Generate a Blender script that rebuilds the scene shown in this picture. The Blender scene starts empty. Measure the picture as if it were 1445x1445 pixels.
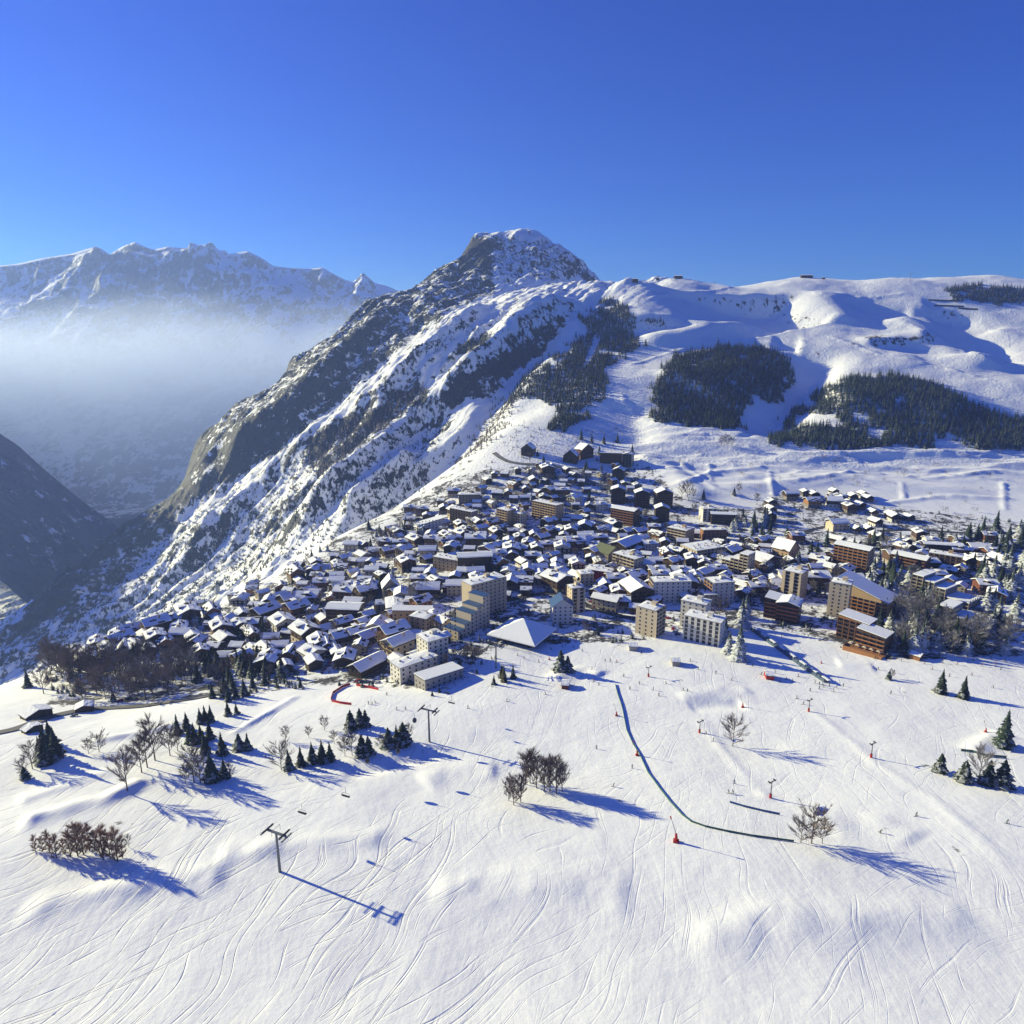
import bpy, bmesh, math, random
import numpy as np
from mathutils import Vector, Matrix
random.seed(7)
rng = np.random.default_rng(7)
SC = bpy.context.scene
C = SC.collection

# ------------------------------------------------------------------ camera
F, CX, CY = 945.0, 722.5, 722.5            # photo pixels
TH = math.atan((722.5 - 490.0) / F)        # pitch below the horizon
CAMZ = 200.0
cth, sth = math.cos(TH), math.sin(TH)
cam_d = bpy.data.cameras.new('camera')
cam = bpy.data.objects.new('camera', cam_d); C.objects.link(cam)
cam.location = (0, 0, CAMZ)
cam.rotation_euler = (math.pi / 2 - TH, 0, 0)
cam_d.sensor_width = 36.0
cam_d.lens = 36.0 * F / 1445.0
cam_d.clip_start = 1.0
cam_d.clip_end = 90000.0
SC.camera = cam

# ------------------------------------------------------------------ light
SUN_EL = math.radians(19.0)
SUN_AZ = math.radians(25.0)                # ahead of due left
sunv = Vector((-math.cos(SUN_AZ) * math.cos(SUN_EL), math.sin(SUN_AZ) * math.cos(SUN_EL), math.sin(SUN_EL)))
sd = bpy.data.lights.new('sun', 'SUN'); sd.energy = 5.0; sd.angle = math.radians(0.5); sd.color = (1.0, 0.92, 0.50)
so = bpy.data.objects.new('sun', sd); C.objects.link(so)
so.rotation_euler = sunv.to_track_quat('Z', 'Y').to_euler(); so.location = (-300, 200, 900)
w = bpy.data.worlds.new('World'); SC.world = w; w.use_nodes = True
nt = w.node_tree
bg = nt.nodes['Background']
sky = nt.nodes.new('ShaderNodeTexSky'); sky.sky_type = 'NISHITA'; sky.sun_disc = False
sky.sun_elevation = SUN_EL; sky.sun_rotation = math.atan2(sunv.x, sunv.y)
sky.altitude = 1900; sky.air_density = 1.3; sky.dust_density = 2.2; sky.ozone_density = 6.0
hs = nt.nodes.new('ShaderNodeHueSaturation'); hs.inputs['Saturation'].default_value = 2.75; hs.inputs['Hue'].default_value = 0.534      # a richly coloured winter sky
nt.links.new(sky.outputs[0], hs.inputs['Color']); nt.links.new(hs.outputs[0], bg.inputs[0]); bg.inputs[1].default_value = 0.068
SC.view_settings.view_transform = 'Standard'; SC.view_settings.look = 'None'
SC.view_settings.gamma = 1.0; SC.view_settings.exposure = 1.0
SC.cycles.volume_bounces = 3; SC.cycles.max_bounces = 6; SC.cycles.diffuse_bounces = 2
SC.cycles.use_denoising = True

# ------------------------------------------------------------------ projection helpers (photo pixel <-> world)
def slope(py):
    v = (CY - np.asarray(py, float)) / F
    return (-sth + v * cth) / (cth + v * sth)
def P(px, py, Y):
    px, py, Y = (np.asarray(a, float) for a in (px, py, Y))
    v = (CY - py) / F
    return Y * (px - CX) / F / (cth + v * sth), Y, CAMZ + Y * slope(py)
def pix(x, y, z):
    d = y * cth - (z - CAMZ) * sth
    u = x / d; v = (y * sth + (z - CAMZ) * cth) / d
    return CX + F * u, CY - F * v

# ------------------------------------------------------------------ noise
_tab = rng.random((256, 256)).astype(np.float32) * 2 - 1
def vnoise(x, y):
    xi = np.floor(x).astype(np.int64); yi = np.floor(y).astype(np.int64)
    fx = x - xi; fy = y - yi
    fx = fx * fx * fx * (fx * (fx * 6 - 15) + 10); fy = fy * fy * fy * (fy * (fy * 6 - 15) + 10)
    x0 = xi & 255; x1 = (xi + 1) & 255; y0 = yi & 255; y1 = (yi + 1) & 255
    a = _tab[x0, y0]; b = _tab[x1, y0]; c = _tab[x0, y1]; d = _tab[x1, y1]
    return (a + (b - a) * fx) + ((c + (d - c) * fx) - (a + (b - a) * fx)) * fy
def fbm(x, y, scale, octv=5, gain=0.5, ridged=False, seed=0):
    r = np.zeros_like(x, dtype=np.float64); a = 1.0; f = 1.0 / scale; tot = 0
    for k in range(octv):
        ca, sa = math.cos(0.5 + k * 1.3), math.sin(0.5 + k * 1.3)
        n = vnoise((x * ca - y * sa) * f + 17.3 * k + seed * 7.1, (x * sa + y * ca) * f + 9.7 * k + seed * 3.3)
        if ridged: n = 1 - 2 * np.abs(n)
        r += a * n; tot += a; a *= gain; f *= 2.03
    return r / tot
def sstep(a, b, x):
    t = np.clip((x - a) / (b - a), 0, 1); return t * t * (3 - 2 * t)
def inpoly(px, py, poly):
    r = np.zeros(px.shape, bool); n = len(poly)
    for i in range(n):
        x1, y1 = poly[i]; x2, y2 = poly[(i + 1) % n]
        if y1 == y2: continue
        c = ((y1 > py) != (y2 > py)) & (px < (x2 - x1) * (py - y1) / (y2 - y1) + x1)
        r ^= c
    return r

# ------------------------------------------------------------------ base terrain from surveyed points
pts = []
def cp(px, py, Y): pts.append(tuple(float(a) for a in P(px, py, Y)))
def wp(x, y, z): pts.append((x, y, z))
# snow front and pistes
for px in (-250, 25, 380, 722, 1060, 1421, 1700):
    cp(px, 1445, 140); cp(px, 1188, 210); cp(px, 1120, 245); cp(px, 1050, 290)
for px in (500, 722, 900, 1060, 1250, 1421, 1650): cp(px, 980, 345)
for px in (300, 420): cp(px, 985, 352)
for px in (-150, 25, 150): cp(px, 1015, 330)
for x in (-300, 0, 300): wp(x, 20, 62); wp(x, -120, 95)
for px in (620, 722, 900, 1060, 1250, 1421, 1650): cp(px, 905, 425)
for px in (600, 722, 900, 1060, 1250, 1421, 1650): cp(px, 850, 505)
for px in (600, 722, 900, 1060, 1250, 1421, 1700): cp(px, 795, 610)
for px in (680, 800, 950, 1100, 1250, 1421, 1700): cp(px, 720, 810)
for px in (700, 800, 950, 1100, 1250, 1421, 1700): cp(px, 680, 910)
# village spur
for a in ((-60, 985, 415), (25, 975, 405), (60, 950, 440), (100, 930, 485), (150, 910, 520), (200, 893, 545), (250, 876, 575), (300, 862, 605), (350, 830, 665), (400, 800, 725),
          (450, 770, 790), (500, 745, 855), (550, 720, 915), (590, 692, 985), (650, 650, 1065), (700, 605, 1130),
          (300, 930, 455), (400, 900, 490), (400, 850, 585), (500, 900, 460), (500, 850, 545), (500, 790, 690), (600, 740, 800), (540, 960, 385), (200, 950, 430), (110, 970, 405)): cp(*a)
# gorge behind the rim
for (px, Y, z) in ((-150, 640, -260), (25, 640, -280), (100, 720, -290), (200, 800, -260), (300, 850, -235), (400, 930, -170), (500, 1030, -110), (590, 1150, -60), (650, 1190, -5), (30, 850, -330), (-200, 900, -420)):
    x = P(px, 800, Y)[0]; wp(float(x), Y, z)
# flank of the mountain
for a in ((60, 900, 1200), (100, 900, 1200), (200, 850, 1270), (300, 835, 1230), (300, 700, 1560), (200, 780, 1480), (400, 770, 1180), (400, 650, 1560),
          (500, 715, 1160), (500, 600, 1500), (500, 500, 1850), (560, 650, 1280), (560, 560, 1520), (560, 470, 1850), (620, 620, 1300),
          (640, 540, 1480), (640, 450, 1850), (720, 560, 1280), (720, 480, 1560), (735, 430, 1790), (780, 412, 1850), (850, 401, 1860),
          (690, 418, 2050), (770, 560, 1260), (770, 480, 1530), (600, 640, 1330), (690, 560, 1330), (660, 600, 1270)): cp(*a)
sil = [(50, 845.0, 1400), (97, 822.4, 1500), (136, 794.0, 1570), (167, 761.3, 1620), (190, 759.9, 1660), (225, 739.0, 1710), (256, 712.3, 1760), (268, 639.9, 1800), (299, 638.1, 1850), (326, 582.2, 1890), (361, 590.1, 1930), (384, 608.5, 1960), (407, 508.8, 2000), (440, 517.1, 2040), (500, 448.1, 2120), (560, 423.2, 2220), (600, 395.3, 2320), (640, 374.2, 2410), (658, 358.2, 2450), (665, 332.6, 2470), (690, 329.2, 2500), (735, 325.5, 2520), (765, 335.3, 2510), (790, 356.4, 2490), (815, 377.9, 2470), (845, 408, 2440)]
for a in sil:
    cp(*a); x, y, z = P(*a); 
    if a[0] < 600: wp(float(x) - 70, a[2] + 230, float(z) - 300)
    else: wp(float(x), a[2] + 130, float(z) - 55)
for a in ((700, 400, 2200), (760, 400, 2200), (640, 410, 2180), (720, 370, 2350), (780, 380, 2330)): cp(*a)
wp(80, 2160, 348); wp(170, 2200, 345); wp(300, 2300, 330); wp(420, 2300, 330)
# hill on the right
for px in (850, 950, 1100, 1250, 1421, 1700):
    for py, Y in ((640, 1015), (600, 1110), (570, 1200), (530, 1330), (500, 1440), (470, 1560), (440, 1680)): cp(px, py, Y)
rid = [(870, 405.5), (900, 405.5), (950, 393.7), (1000, 402.3), (1060, 406.8), (1100, 395.6), (1140, 393.9), (1200, 400.4), (1284, 393.2), (1340, 391.9), (1421, 388.7), (1550, 392.2), (1750, 394.3)]
for px, py in rid:
    cp(px, py, 1880); x, y, z = P(px, py, 1880); wp(float(x), 2080, float(z) - 10); wp(float(x) * 1.1, 2500, float(z) - 150); wp(float(x) * 1.2, 3000, float(z) - 320)
for y in (2500, 3000): wp(-700, y, -520); wp(-1400, y, -600)
wp(0, 3050, 150); wp(200, 3050, 120)
wp(-1400, 1500, -560); wp(-1400, 900, -520); wp(-1400, 300, -250); wp(-1350, 1900, -560); wp(-1250, 1300, -500); wp(-1100, 2300, -480)
pts = np.array(pts)
MQ = 45.0
def mq_solve(p):
    d = np.hypot(p[:, None, 0] - p[None, :, 0], p[:, None, 1] - p[None, :, 1])
    n = len(p); A = np.zeros((n + 3, n + 3)); A[:n, :n] = -np.sqrt(d * d + MQ * MQ) + np.eye(n) * 4.0
    A[:n, n] = 1; A[:n, n + 1] = p[:, 0] / 1000; A[:n, n + 2] = p[:, 1] / 1000; A[n:, :n] = A[:n, n:].T
    return np.linalg.solve(A, np.concatenate([p[:, 2], [0, 0, 0]]))
wts = mq_solve(pts)
GX0, GX1, GY0, GY1, GS = -1700.0, 2400.0, -150.0, 3060.0, 10.0
gx = np.arange(GX0, GX1 + GS, GS); gy = np.arange(GY0, GY1 + GS, GS)
XX, YY = np.meshgrid(gx, gy)
HG = wts[-3] + wts[-2] * XX / 1000 + wts[-1] * YY / 1000
for k in range(len(pts)):
    HG -= wts[k] * np.sqrt((XX - pts[k, 0]) ** 2 + (YY - pts[k, 1]) ** 2 + MQ * MQ)
def base_h(x, y):
    """Catmull-Rom sample of the coarse height grid"""
    fx = np.clip((np.asarray(x, float) - GX0) / GS, 1.001, len(gx) - 3.001); fy = np.clip((np.asarray(y, float) - GY0) / GS, 1.001, len(gy) - 3.001)
    ix = fx.astype(int); iy = fy.astype(int); tx = fx - ix; ty = fy - iy
    def wv(t): return (-0.5 * t + t * t - 0.5 * t ** 3, 1 - 2.5 * t * t + 1.5 * t ** 3, 0.5 * t + 2 * t * t - 1.5 * t ** 3, -0.5 * t * t + 0.5 * t ** 3)
    wx = wv(tx); wy = wv(ty); r = 0
    for j in range(4):
        r = r + wy[j] * sum(wx[i] * HG[iy + j - 1, ix + i - 1] for i in range(4))
    return r
def march(px, py, hf, y0=60.0, y1=2900.0, n=900):
    """first hit of photo rays with the height function"""
    px = np.atleast_1d(np.asarray(px, float)); py = np.atleast_1d(np.asarray(py, float))
    Ys = np.geomspace(y0, y1, n)
    v = (CY - py) / F; kx = (px - CX) / F / (cth + v * sth); kz = slope(py)
    X = kx[:, None] * Ys; Z = CAMZ + kz[:, None] * Ys
    D = Z - hf(X, np.broadcast_to(Ys, X.shape))
    neg = D < 0; i = np.argmax(neg, 1); ok = neg.any(1)
    i = np.where(ok, np.maximum(i, 1), n - 1); r = np.arange(len(px))
    d0 = D[r, i - 1]; d1 = D[r, i]; t = np.clip(d0 / (d0 - d1 + 1e-9), 0, 1)
    Y = Ys[i - 1] + (Ys[i] - Ys[i - 1]) * t
    return kx * Y, Y, ok
def resample(xy, step):
    out = [xy[0]]
    for a, b in zip(xy[:-1], xy[1:]):
        n = max(1, int(np.hypot(*(b - a)) / step))
        for k in range(1, n + 1): out.append(a + (b - a) * k / n)
    return np.array(out)

# strokes: ribs and gullies.  (polyline in photo pixels, height, width on its sun side, width on its far side)
STROKES = []
def add_stroke(poly, amp, w1, w2=None, taper=0.15, Y=None):
    STROKES.append((poly, amp, w1, w2 or w1, taper))
S_ = add_stroke
S_([(625,425),(540,500),(450,580),(390,640),(300,700),(220,770),(120,860)], -38, 75)
S_([(720,428),(640,480),(560,545),(480,610),(400,670),(330,735),(260,800),(190,860)], 40, 75, 32)
S_([(735,450),(660,512),(600,558),(540,605),(470,662),(400,722),(330,785),(260,845)], -26, 45)
S_([(830,418),(760,455),(690,512),(640,565),(600,602),(540,652),(480,702),(420,752),(360,802)], 48, 65, 28)
S_([(805,442),(755,482),(720,522),(680,582),(640,628),(600,672),(560,707),(490,752)], -46, 45)
S_([(560,560),(500,625),(440,690),(370,760)], 16, 30, 18)
S_([(600,640),(560,665),(520,700),(470,740)], 14, 26, 16)
S_([(560,430),(500,490),(430,555),(350,620),(290,670)], 22, 40, 30)
# hill on the right: bowl, rolls, knolls
S_([(890,400),(900,430),(915,470)], 30, 70, 110)
S_([(1085,415),(1110,440),(1150,462)], -52, 190, 45)
S_([(870,480),(930,486),(990,478),(1050,470),(1130,474)], 24, 40, 34)
S_([(1165,480),(1150,530),(1110,580),(1050,622)], -30, 60, 40)
S_([(1090,484),(1130,490)], -10, 40, 20)
S_([(960,560),(1020,530),(1080,520)], 16, 80)
S_([(1150,575),(1260,560),(1380,590)], 18, 80)
S_([(1200,492),(1260,478),(1330,482)], 13, 30, 16)
S_([(1250,440),(1310,470),(1370,505),(1421,530)], 22, 50, 60)
S_([(1330,420),(1380,470),(1440,520)], -26, 110, 40)
S_([(1150,400),(1180,440),(1200,470)], 14, 50, 50)
S_([(900,560),(890,600),(900,640)], -12, 50, 30)
S_([(1180,415),(1240,430),(1300,450)], -10, 40)
S_([(1290,430),(1360,440),(1421,470)], -12, 40)
S_([(1060,640),(1140,650),(1240,640),(1421,650)], 5, 20)
S_([(960,690),(1060,690),(1160,672),(1300,690),(1421,700)], 5, 18)
S_([(880,640),(930,655),(980,690),(1000,720)], 7, 22)
def apply_strokes(H):
    global HG
    for poly, amp, w1, w2, taper in STROKES:
        p = np.array(poly, float)
        q = [p[0]]
        for a, b in zip(p[:-1], p[1:]):
            n = max(1, int(np.hypot(*(b - a)) / 8))
            q += [a + (b - a) * k / n for k in range(1, n + 1)]
        q = np.array(q)
        x, y, ok = march(q[:, 0], q[:, 1], base_h)
        x = x[ok]; y = y[ok]
        if len(x) < 2: continue
        ks = 5
        if len(x) > 2 * ks:
            xp = np.pad(x, ks, 'edge'); yp = np.pad(y, ks, 'edge'); ker = np.ones(2 * ks + 1) / (2 * ks + 1)
            x = np.convolve(xp, ker, 'valid'); y = np.convolve(yp, ker, 'valid')
        seg = np.hypot(np.diff(x), np.diff(y)); L = np.concatenate([[0], np.cumsum(seg)])
        m = 3.2 * max(w1, w2)
        ix0, ix1 = np.searchsorted(gx, [x.min() - m, x.max() + m]); iy0, iy1 = np.searchsorted(gy, [y.min() - m, y.max() + m])
        sx = XX[iy0:iy1, ix0:ix1]; sy = YY[iy0:iy1, ix0:ix1]
        best = np.full(sx.shape, 1e9); sd_ = np.zeros(sx.shape); tt = np.zeros(sx.shape)
        for k in range(len(x) - 1):
            ax, ay, bx, by = x[k], y[k], x[k + 1], y[k + 1]
            dx, dy = bx - ax, by - ay; l2 = dx * dx + dy * dy + 1e-9
            t = np.clip(((sx - ax) * dx + (sy - ay) * dy) / l2, 0, 1)
            ex = sx - ax - t * dx; ey = sy - ay - t * dy; d = np.hypot(ex, ey)
            u = d < best
            side = ex * sunv.x + ey * sunv.y
            best = np.where(u, d, best); sd_ = np.where(u, side, sd_); tt = np.where(u, (L[k] + t * seg[k]) / L[-1], tt)
        wv_ = np.where(sd_ > 0, w1, w2)
        tp = np.minimum(sstep(0, taper, tt), sstep(0, taper, 1 - tt)) if taper > 0 else 1
        HG[iy0:iy1, ix0:ix1] += amp * np.exp(-(best / wv_) ** 2) * tp
apply_strokes(HG)

FINE = [([(20,1165),(80,1148),(140,1131),(175,1119),(215,1100)],1.8,5),([(20,1132),(100,1109),(170,1086)],1.0,4),([(120,1051),(200,1036),(260,1021)],1.1,4),([(480,1092),(560,1076),(615,1062)],-1.4,6),
 ([(590,1105),(650,1087),(705,1086)],0.8,8),([(780,962),(800,950),(825,946),(850,955)],1.5,8),([(955,986),(1010,978),(1065,976)],0.9,9),([(970,996),(1050,992)],-1.2,6),
 ([(1130,990),(1180,1030),(1240,1080),(1320,1130),(1380,1180),(1430,1230)],0.35,3),([(985,1012),(1010,1045),(1060,1100),(1090,1132)],0.35,3),([(1370,1062),(1395,1046),(1425,1035)],1.5,5),([(1150,1162),(1200,1150),(1250,1160),(1300,1188)],0.8,8),([(1180,936),(1235,941)],1.1,7),
 ([(300,1210),(420,1190),(560,1180)],1.2,6),([(600,1260),(760,1240),(900,1260)],1.0,9),([(20,1290),(200,1250),(330,1230)],1.2,6),([(960,1330),(1150,1290),(1400,1300)],1.1,8),
 ([(1040,622),(1080,606),(1130,562),(1150,532)],-2.5,7),([(872,560),(900,592),(960,602)],2,6),([(930,620),(1000,616),(1080,641),(1200,641),(1440,641)],1.8,5),([(860,642),(960,656),(1010,690),(1060,706)],2,6),([(1145,592),(1160,562),(1190,542)],2.5,7),
 ([(1085,665),(1092,702)],1.7,3.5),([(1272,680),(1276,706)],1.8,3.5),([(1415,680),(1418,722)],1.6,3.5),([(1000,655),(1003,682)],1.6,3.5),([(322,1040),(352,1022),(378,1008),(402,993),(420,982)],1.0,2.5),([(1260,450),(1320,470),(1430,522)],2.5,7),([(1300,430),(1430,472)],2,7),([(880,520),(930,500),(1000,482),(1080,480)],2,6),([(905,425),(960,412),(1040,408)],2,6),([(1140,410),(1200,420),(1290,414)],2.2,7),([(1150,470),(1240,505),(1330,520),(1421,545)],2.2,7),
 ([(930,690),(1010,668),(1090,660)],1.8,5),([(1100,680),(1200,668),(1320,676),(1440,664)],1.8,5),([(1240,712),(1330,700),(1440,705)],1.8,5)]
FINEW = []
for poly_, a_, w_ in FINE:
    q_ = np.array(poly_, float); q_ = np.concatenate([np.linspace(q_[i], q_[i + 1], 6, endpoint=False) for i in range(len(q_) - 1)] + [q_[-1:]])
    x_, y_, ok_ = march(q_[:, 0], q_[:, 1], base_h); FINEW.append((x_[ok_], y_[ok_], a_, w_))
def fine_relief(x, y):
    r = np.zeros(np.shape(x))
    for xs_, ys_, a_, w_ in FINEW:
        m = 2.6 * w_; k = np.where((x > xs_.min() - m) & (x < xs_.max() + m) & (y > ys_.min() - m) & (y < ys_.max() + m))
        if not len(k[0]): continue
        px_, py_ = x[k], y[k]; best = np.full(px_.shape, 1e9); tt = np.zeros(px_.shape); n_ = len(xs_) - 1
        for i in range(n_):
            dx, dy = xs_[i + 1] - xs_[i], ys_[i + 1] - ys_[i]; t = np.clip(((px_ - xs_[i]) * dx + (py_ - ys_[i]) * dy) / (dx * dx + dy * dy + 1e-9), 0, 1)
            d = np.hypot(px_ - xs_[i] - t * dx, py_ - ys_[i] - t * dy); u = d < best; best = np.where(u, d, best); tt = np.where(u, (i + t) / n_, tt)
        wob = 1 + 0.45 * vnoise(px_ / 9, py_ / 9)
        r[k] += a_ * np.exp(-(best / w_) ** 2) * np.minimum(sstep(0, 0.12, tt), sstep(0, 0.12, 1 - tt)) * wob
    return r
PISTE = [(0, 1445), (-400, 1445), (-400, 1010), (25, 1030), (300, 995), (470, 965), (600, 975), (720, 930), (800, 890), (1000, 915), (1060, 880), (1160, 900), (1200, 925), (1421, 960), (1900, 960), (1900, 1600)]
def detail(x, y, px, py):
    """fine relief added to the base"""
    fl = sstep(0, 260, -(x + 20) * 0.55 + (y - 1150) * 0.5)                 # mountain flank weight
    fl = np.where(y > 1000, fl, 0) * sstep(300, 120, x - (y - 1200) * 0.45 + 40)
    fl = np.maximum(fl, sstep(1900, 2150, y) * sstep(520, 300, x))
    r = fbm(x, y, 170, 6, 0.52, True, 1) * 17 * fl + fbm(x, y, 45, 4, 0.55, True, 5) * 4.0 * fl
    al = (x + y) * 0.7071; ac = (x - y) * 0.7071
    r += fl * (fbm(al / 6.0 + 0.3 * ac, ac + 14 * vnoise(x / 60, y / 60), 46, 4, 0.55, True, 41) * 12 + fbm(al / 4.5, ac + 7 * vnoise(x / 30, y / 30), 17, 3, 0.6, True, 42) * 3.5)
    hill = sstep(880, 1250, y) * (1 - fl)
    r += hill * (fbm(x, y, 190, 4, 0.42, False, 2) * 15.0 + fbm(x, y * 2.2, 60, 3, 0.5, False, 8) * 1.6)
    ter = sstep(860, 960, y) * sstep(1160, 1080, y) * sstep(120, 260, x) * (1 - fl)            # old field terraces
    r += ter * (fbm(x * 0.45, y * 1.9, 55, 3, 0.5, True, 14) * 4.0 + fbm(x, y, 18, 2, 0.5, False, 15) * 0.4)
    near = 1 - sstep(500, 950, y)
    r += near * (fbm(x, y, 70, 3, 0.45, False, 3) * 1.3 + fbm(x, y, 12, 2, 0.5, False, 4) * 0.12)
    r += fine_relief(x, y)
    return r, fl
def ground(x, y):
    x = np.atleast_1d(np.asarray(x, float)); y = np.atleast_1d(np.asarray(y, float))
    return base_h(x, y) + detail(x, y, None, None)[0]
def at(px, py, **k):
    """world points under photo pixels on the finished ground"""
    x, y, ok = march(px, py, ground, **k)
    return np.stack([x, y, ground(x, y)], 1)

# ------------------------------------------------------------------ materials
def mat(name, col=(0.5, 0.5, 0.5), rough=0.7, metal=0.0, spec=0.3):
    m = bpy.data.materials.new(name); m.use_nodes = True
    b = m.node_tree.nodes['Principled BSDF']
    b.inputs['Base Color'].default_value = (*col, 1); b.inputs['Roughness'].default_value = rough
    b.inputs['Metallic'].default_value = metal; b.inputs['Specular IOR Level'].default_value = spec
    return m
class NT:
    def __init__(s, m): s.t = m.node_tree; s.b = s.t.nodes.get('Principled BSDF')
    def n(s, typ, **kw):
        o = s.t.nodes.new(typ)
        for k, v in kw.items(): setattr(o, k, v)
        return o
    def l(s, a, b): s.t.links.new(a, b)
    def noise(s, vec, scale, detail=5, rough=0.55):
        o = s.n('ShaderNodeTexNoise'); o.inputs['Scale'].default_value = scale; o.inputs['Detail'].default_value = detail; o.inputs['Roughness'].default_value = rough
        s.l(vec, o.inputs['Vector']); return o.outputs['Fac']
    def ramp(s, fac, stops):
        o = s.n('ShaderNodeValToRGB'); e = o.color_ramp.elements
        e[0].position, e[0].color = stops[0][0], (*stops[0][1], 1); e[1].position, e[1].color = stops[1][0], (*stops[1][1], 1)
        for p_, c_ in stops[2:]:
            q = e.new(p_); q.color = (*c_, 1)
        s.l(fac, o.inputs[0]); return o.outputs['Color']
    def mix(s, fac, a, b):
        o = s.n('ShaderNodeMix', data_type='RGBA')
        for i, v in ((0, fac), (6, a), (7, b)):
            if hasattr(v, 'links') or hasattr(v, 'is_output'): s.l(v, o.inputs[i])
            elif i == 0: o.inputs[0].default_value = v
            else: o.inputs[i].default_value = (*v, 1)
        return o.outputs[2]
    def math(s, op, a, b=None, clamp=False):
        o = s.n('ShaderNodeMath', operation=op, use_clamp=clamp)
        for i, v in ((0, a), (1, b)):
            if v is None: continue
            if isinstance(v, (int, float)): o.inputs[i].default_value = v
            else: s.l(v, o.inputs[i])
        return o.outputs[0]
    def mapr(s, v, a, b, c=0.0, d=1.0):
        o = s.n('ShaderNodeMapRange', interpolation_type='SMOOTHSTEP'); s.l(v, o.inputs[0])
        for i, q in enumerate((a, b, c, d)): o.inputs[1 + i].default_value = q
        return o.outputs[0]
    def scale(s, vec, sc, rot=(0, 0, 0)):
        o = s.n('ShaderNodeMapping'); o.inputs['Scale'].default_value = sc; o.inputs['Rotation'].default_value = rot; s.l(vec, o.inputs['Vector']); return o.outputs[0]
    def streak(s, vec, sc, ang):
        return s.scale(s.scale(vec, (1, 1, 1), (0, 0, math.radians(ang))), sc)
    def bump(s, h, strength, dist, normal=None):
        o = s.n('ShaderNodeBump'); o.inputs['Strength'].default_value = strength; o.inputs['Distance'].default_value = dist
        s.l(h, o.inputs['Height'])
        if normal is not None: s.l(normal, o.inputs['Normal'])
        return o.outputs[0]
SNOW = (0.83, 0.85, 0.88)
def snow_rock(name, rock=(0.085, 0.08, 0.078), sc=1.0, tracks=False):
    m = mat(name, SNOW, 0.75, 0, 0.25); t = NT(m)
    g = t.n('ShaderNodeNewGeometry'); pos = g.outputs['Position']
    a = t.n('ShaderNodeAttribute', attribute_name='rock'); ra = a.outputs['Fac']
    n1 = t.noise(pos, 0.035 * sc, 8, 0.68); n2 = t.noise(t.scale(pos, (1, 1, 0.35)), 0.12 * sc, 6, 0.62)
    nn = t.math('ADD', t.math('MULTIPLY', n1, 0.55), t.math('MULTIPLY', n2, 0.45))
    rk = t.math('ADD', ra, t.math('MULTIPLY', t.math('SUBTRACT', nn, 0.5), 3.6))
    fac = t.mapr(rk, 0.46, 0.62)
    rc = t.ramp(n2, [(0.3, tuple(c * 0.55 for c in rock)), (0.7, tuple(c * 1.5 for c in rock))])
    sn = t.mix(t.noise(pos, 0.02, 4), (0.79, 0.81, 0.85), (0.86, 0.875, 0.90))
    t.l(t.mix(fac, sn, rc), t.b.inputs['Base Color'])
    if tracks:
        tr = t.n('ShaderNodeAttribute', attribute_name='tracks').outputs['Fac']; dr = t.n('ShaderNodeAttribute', attribute_name='dirt_shade').outputs['Fac']
        nz = t.n('ShaderNodeTexNoise'); nz.inputs['Scale'].default_value = 0.011; nz.inputs['Detail'].default_value = 2; t.l(pos, nz.inputs['Vector'])
        ms = t.n('ShaderNodeVectorMath', operation='SCALE'); t.l(nz.outputs['Color'], ms.inputs[0]); ms.inputs['Scale'].default_value = 60.0
        warp = t.n('ShaderNodeVectorMath', operation='ADD'); t.l(pos, warp.inputs[0]); t.l(ms.outputs[0], warp.inputs[1]); wv = warp.outputs[0]
        s1 = t.noise(t.streak(wv, (0.012, 0.5, 0), -74), 1.0, 4, 0.65)      # crossing sets of ski tracks
        s2 = t.noise(t.streak(wv, (0.012, 0.5, 0), -40), 1.0, 4, 0.65)
        s3 = t.noise(t.streak(wv, (0.010, 0.35, 0), -92), 1.0, 3, 0.6)
        pa = t.mapr(t.noise(pos, 0.018, 3, 0.6), 0.40, 0.52); pb = t.mapr(t.noise(pos, 0.025, 3, 0.6), 0.60, 0.47)
        lines = t.math('MULTIPLY', t.math('ADD', t.math('MULTIPLY', t.mapr(s1, 0.56, 0.66), pa), t.math('MULTIPLY', t.mapr(s2, 0.57, 0.68), pb)), tr)
        groom = t.math('MULTIPLY', s3, 0.25)
        fine = t.noise(pos, 0.3, 6, 0.6); mid = t.noise(pos, 0.05, 4, 0.55)
        h2 = t.math('SUBTRACT', t.math('ADD', t.math('ADD', t.math('MULTIPLY', fine, 0.42), t.math('MULTIPLY', mid, 2.0)), groom), t.math('MULTIPLY', lines, 0.75))
        t.l(t.bump(h2, 0.6, 0.6), t.b.inputs['Normal'])
        dn = t.math('ADD', t.math('MULTIPLY', t.noise(pos, 0.045, 6, 0.7), 0.6), t.math('MULTIPLY', t.noise(pos, 0.28, 5, 0.65), 0.4))
        df = t.mapr(t.math('ADD', dn, t.math('MULTIPLY', dr, 0.17)), 0.64, 0.72)
        dc = t.ramp(t.noise(pos, 0.4, 4), [(0.3, (0.02, 0.02, 0.021)), (0.7, (0.095, 0.088, 0.085))])  # dark patch tones: slush, with the shade among houses painted in
        sn2 = t.mix(t.math('MULTIPLY', lines, 0.22), sn, (0.55, 0.57, 0.62))
        t.l(t.mix(t.math('MULTIPLY', df, t.math('MINIMUM', t.math('MULTIPLY', dr, 3.0), 1.0)), t.mix(fac, sn2, rc), dc), t.b.inputs['Base Color'])
    else:
        h = t.math('ADD', t.math('MULTIPLY', n2, t.math('ADD', t.math('MULTIPLY', fac, 4.0), 0.8)), t.noise(pos, 0.25 * sc, 5, 0.6))
        t.l(t.bump(h, 0.8, 1.6 / sc), t.b.inputs['Normal'])
    return m
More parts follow.
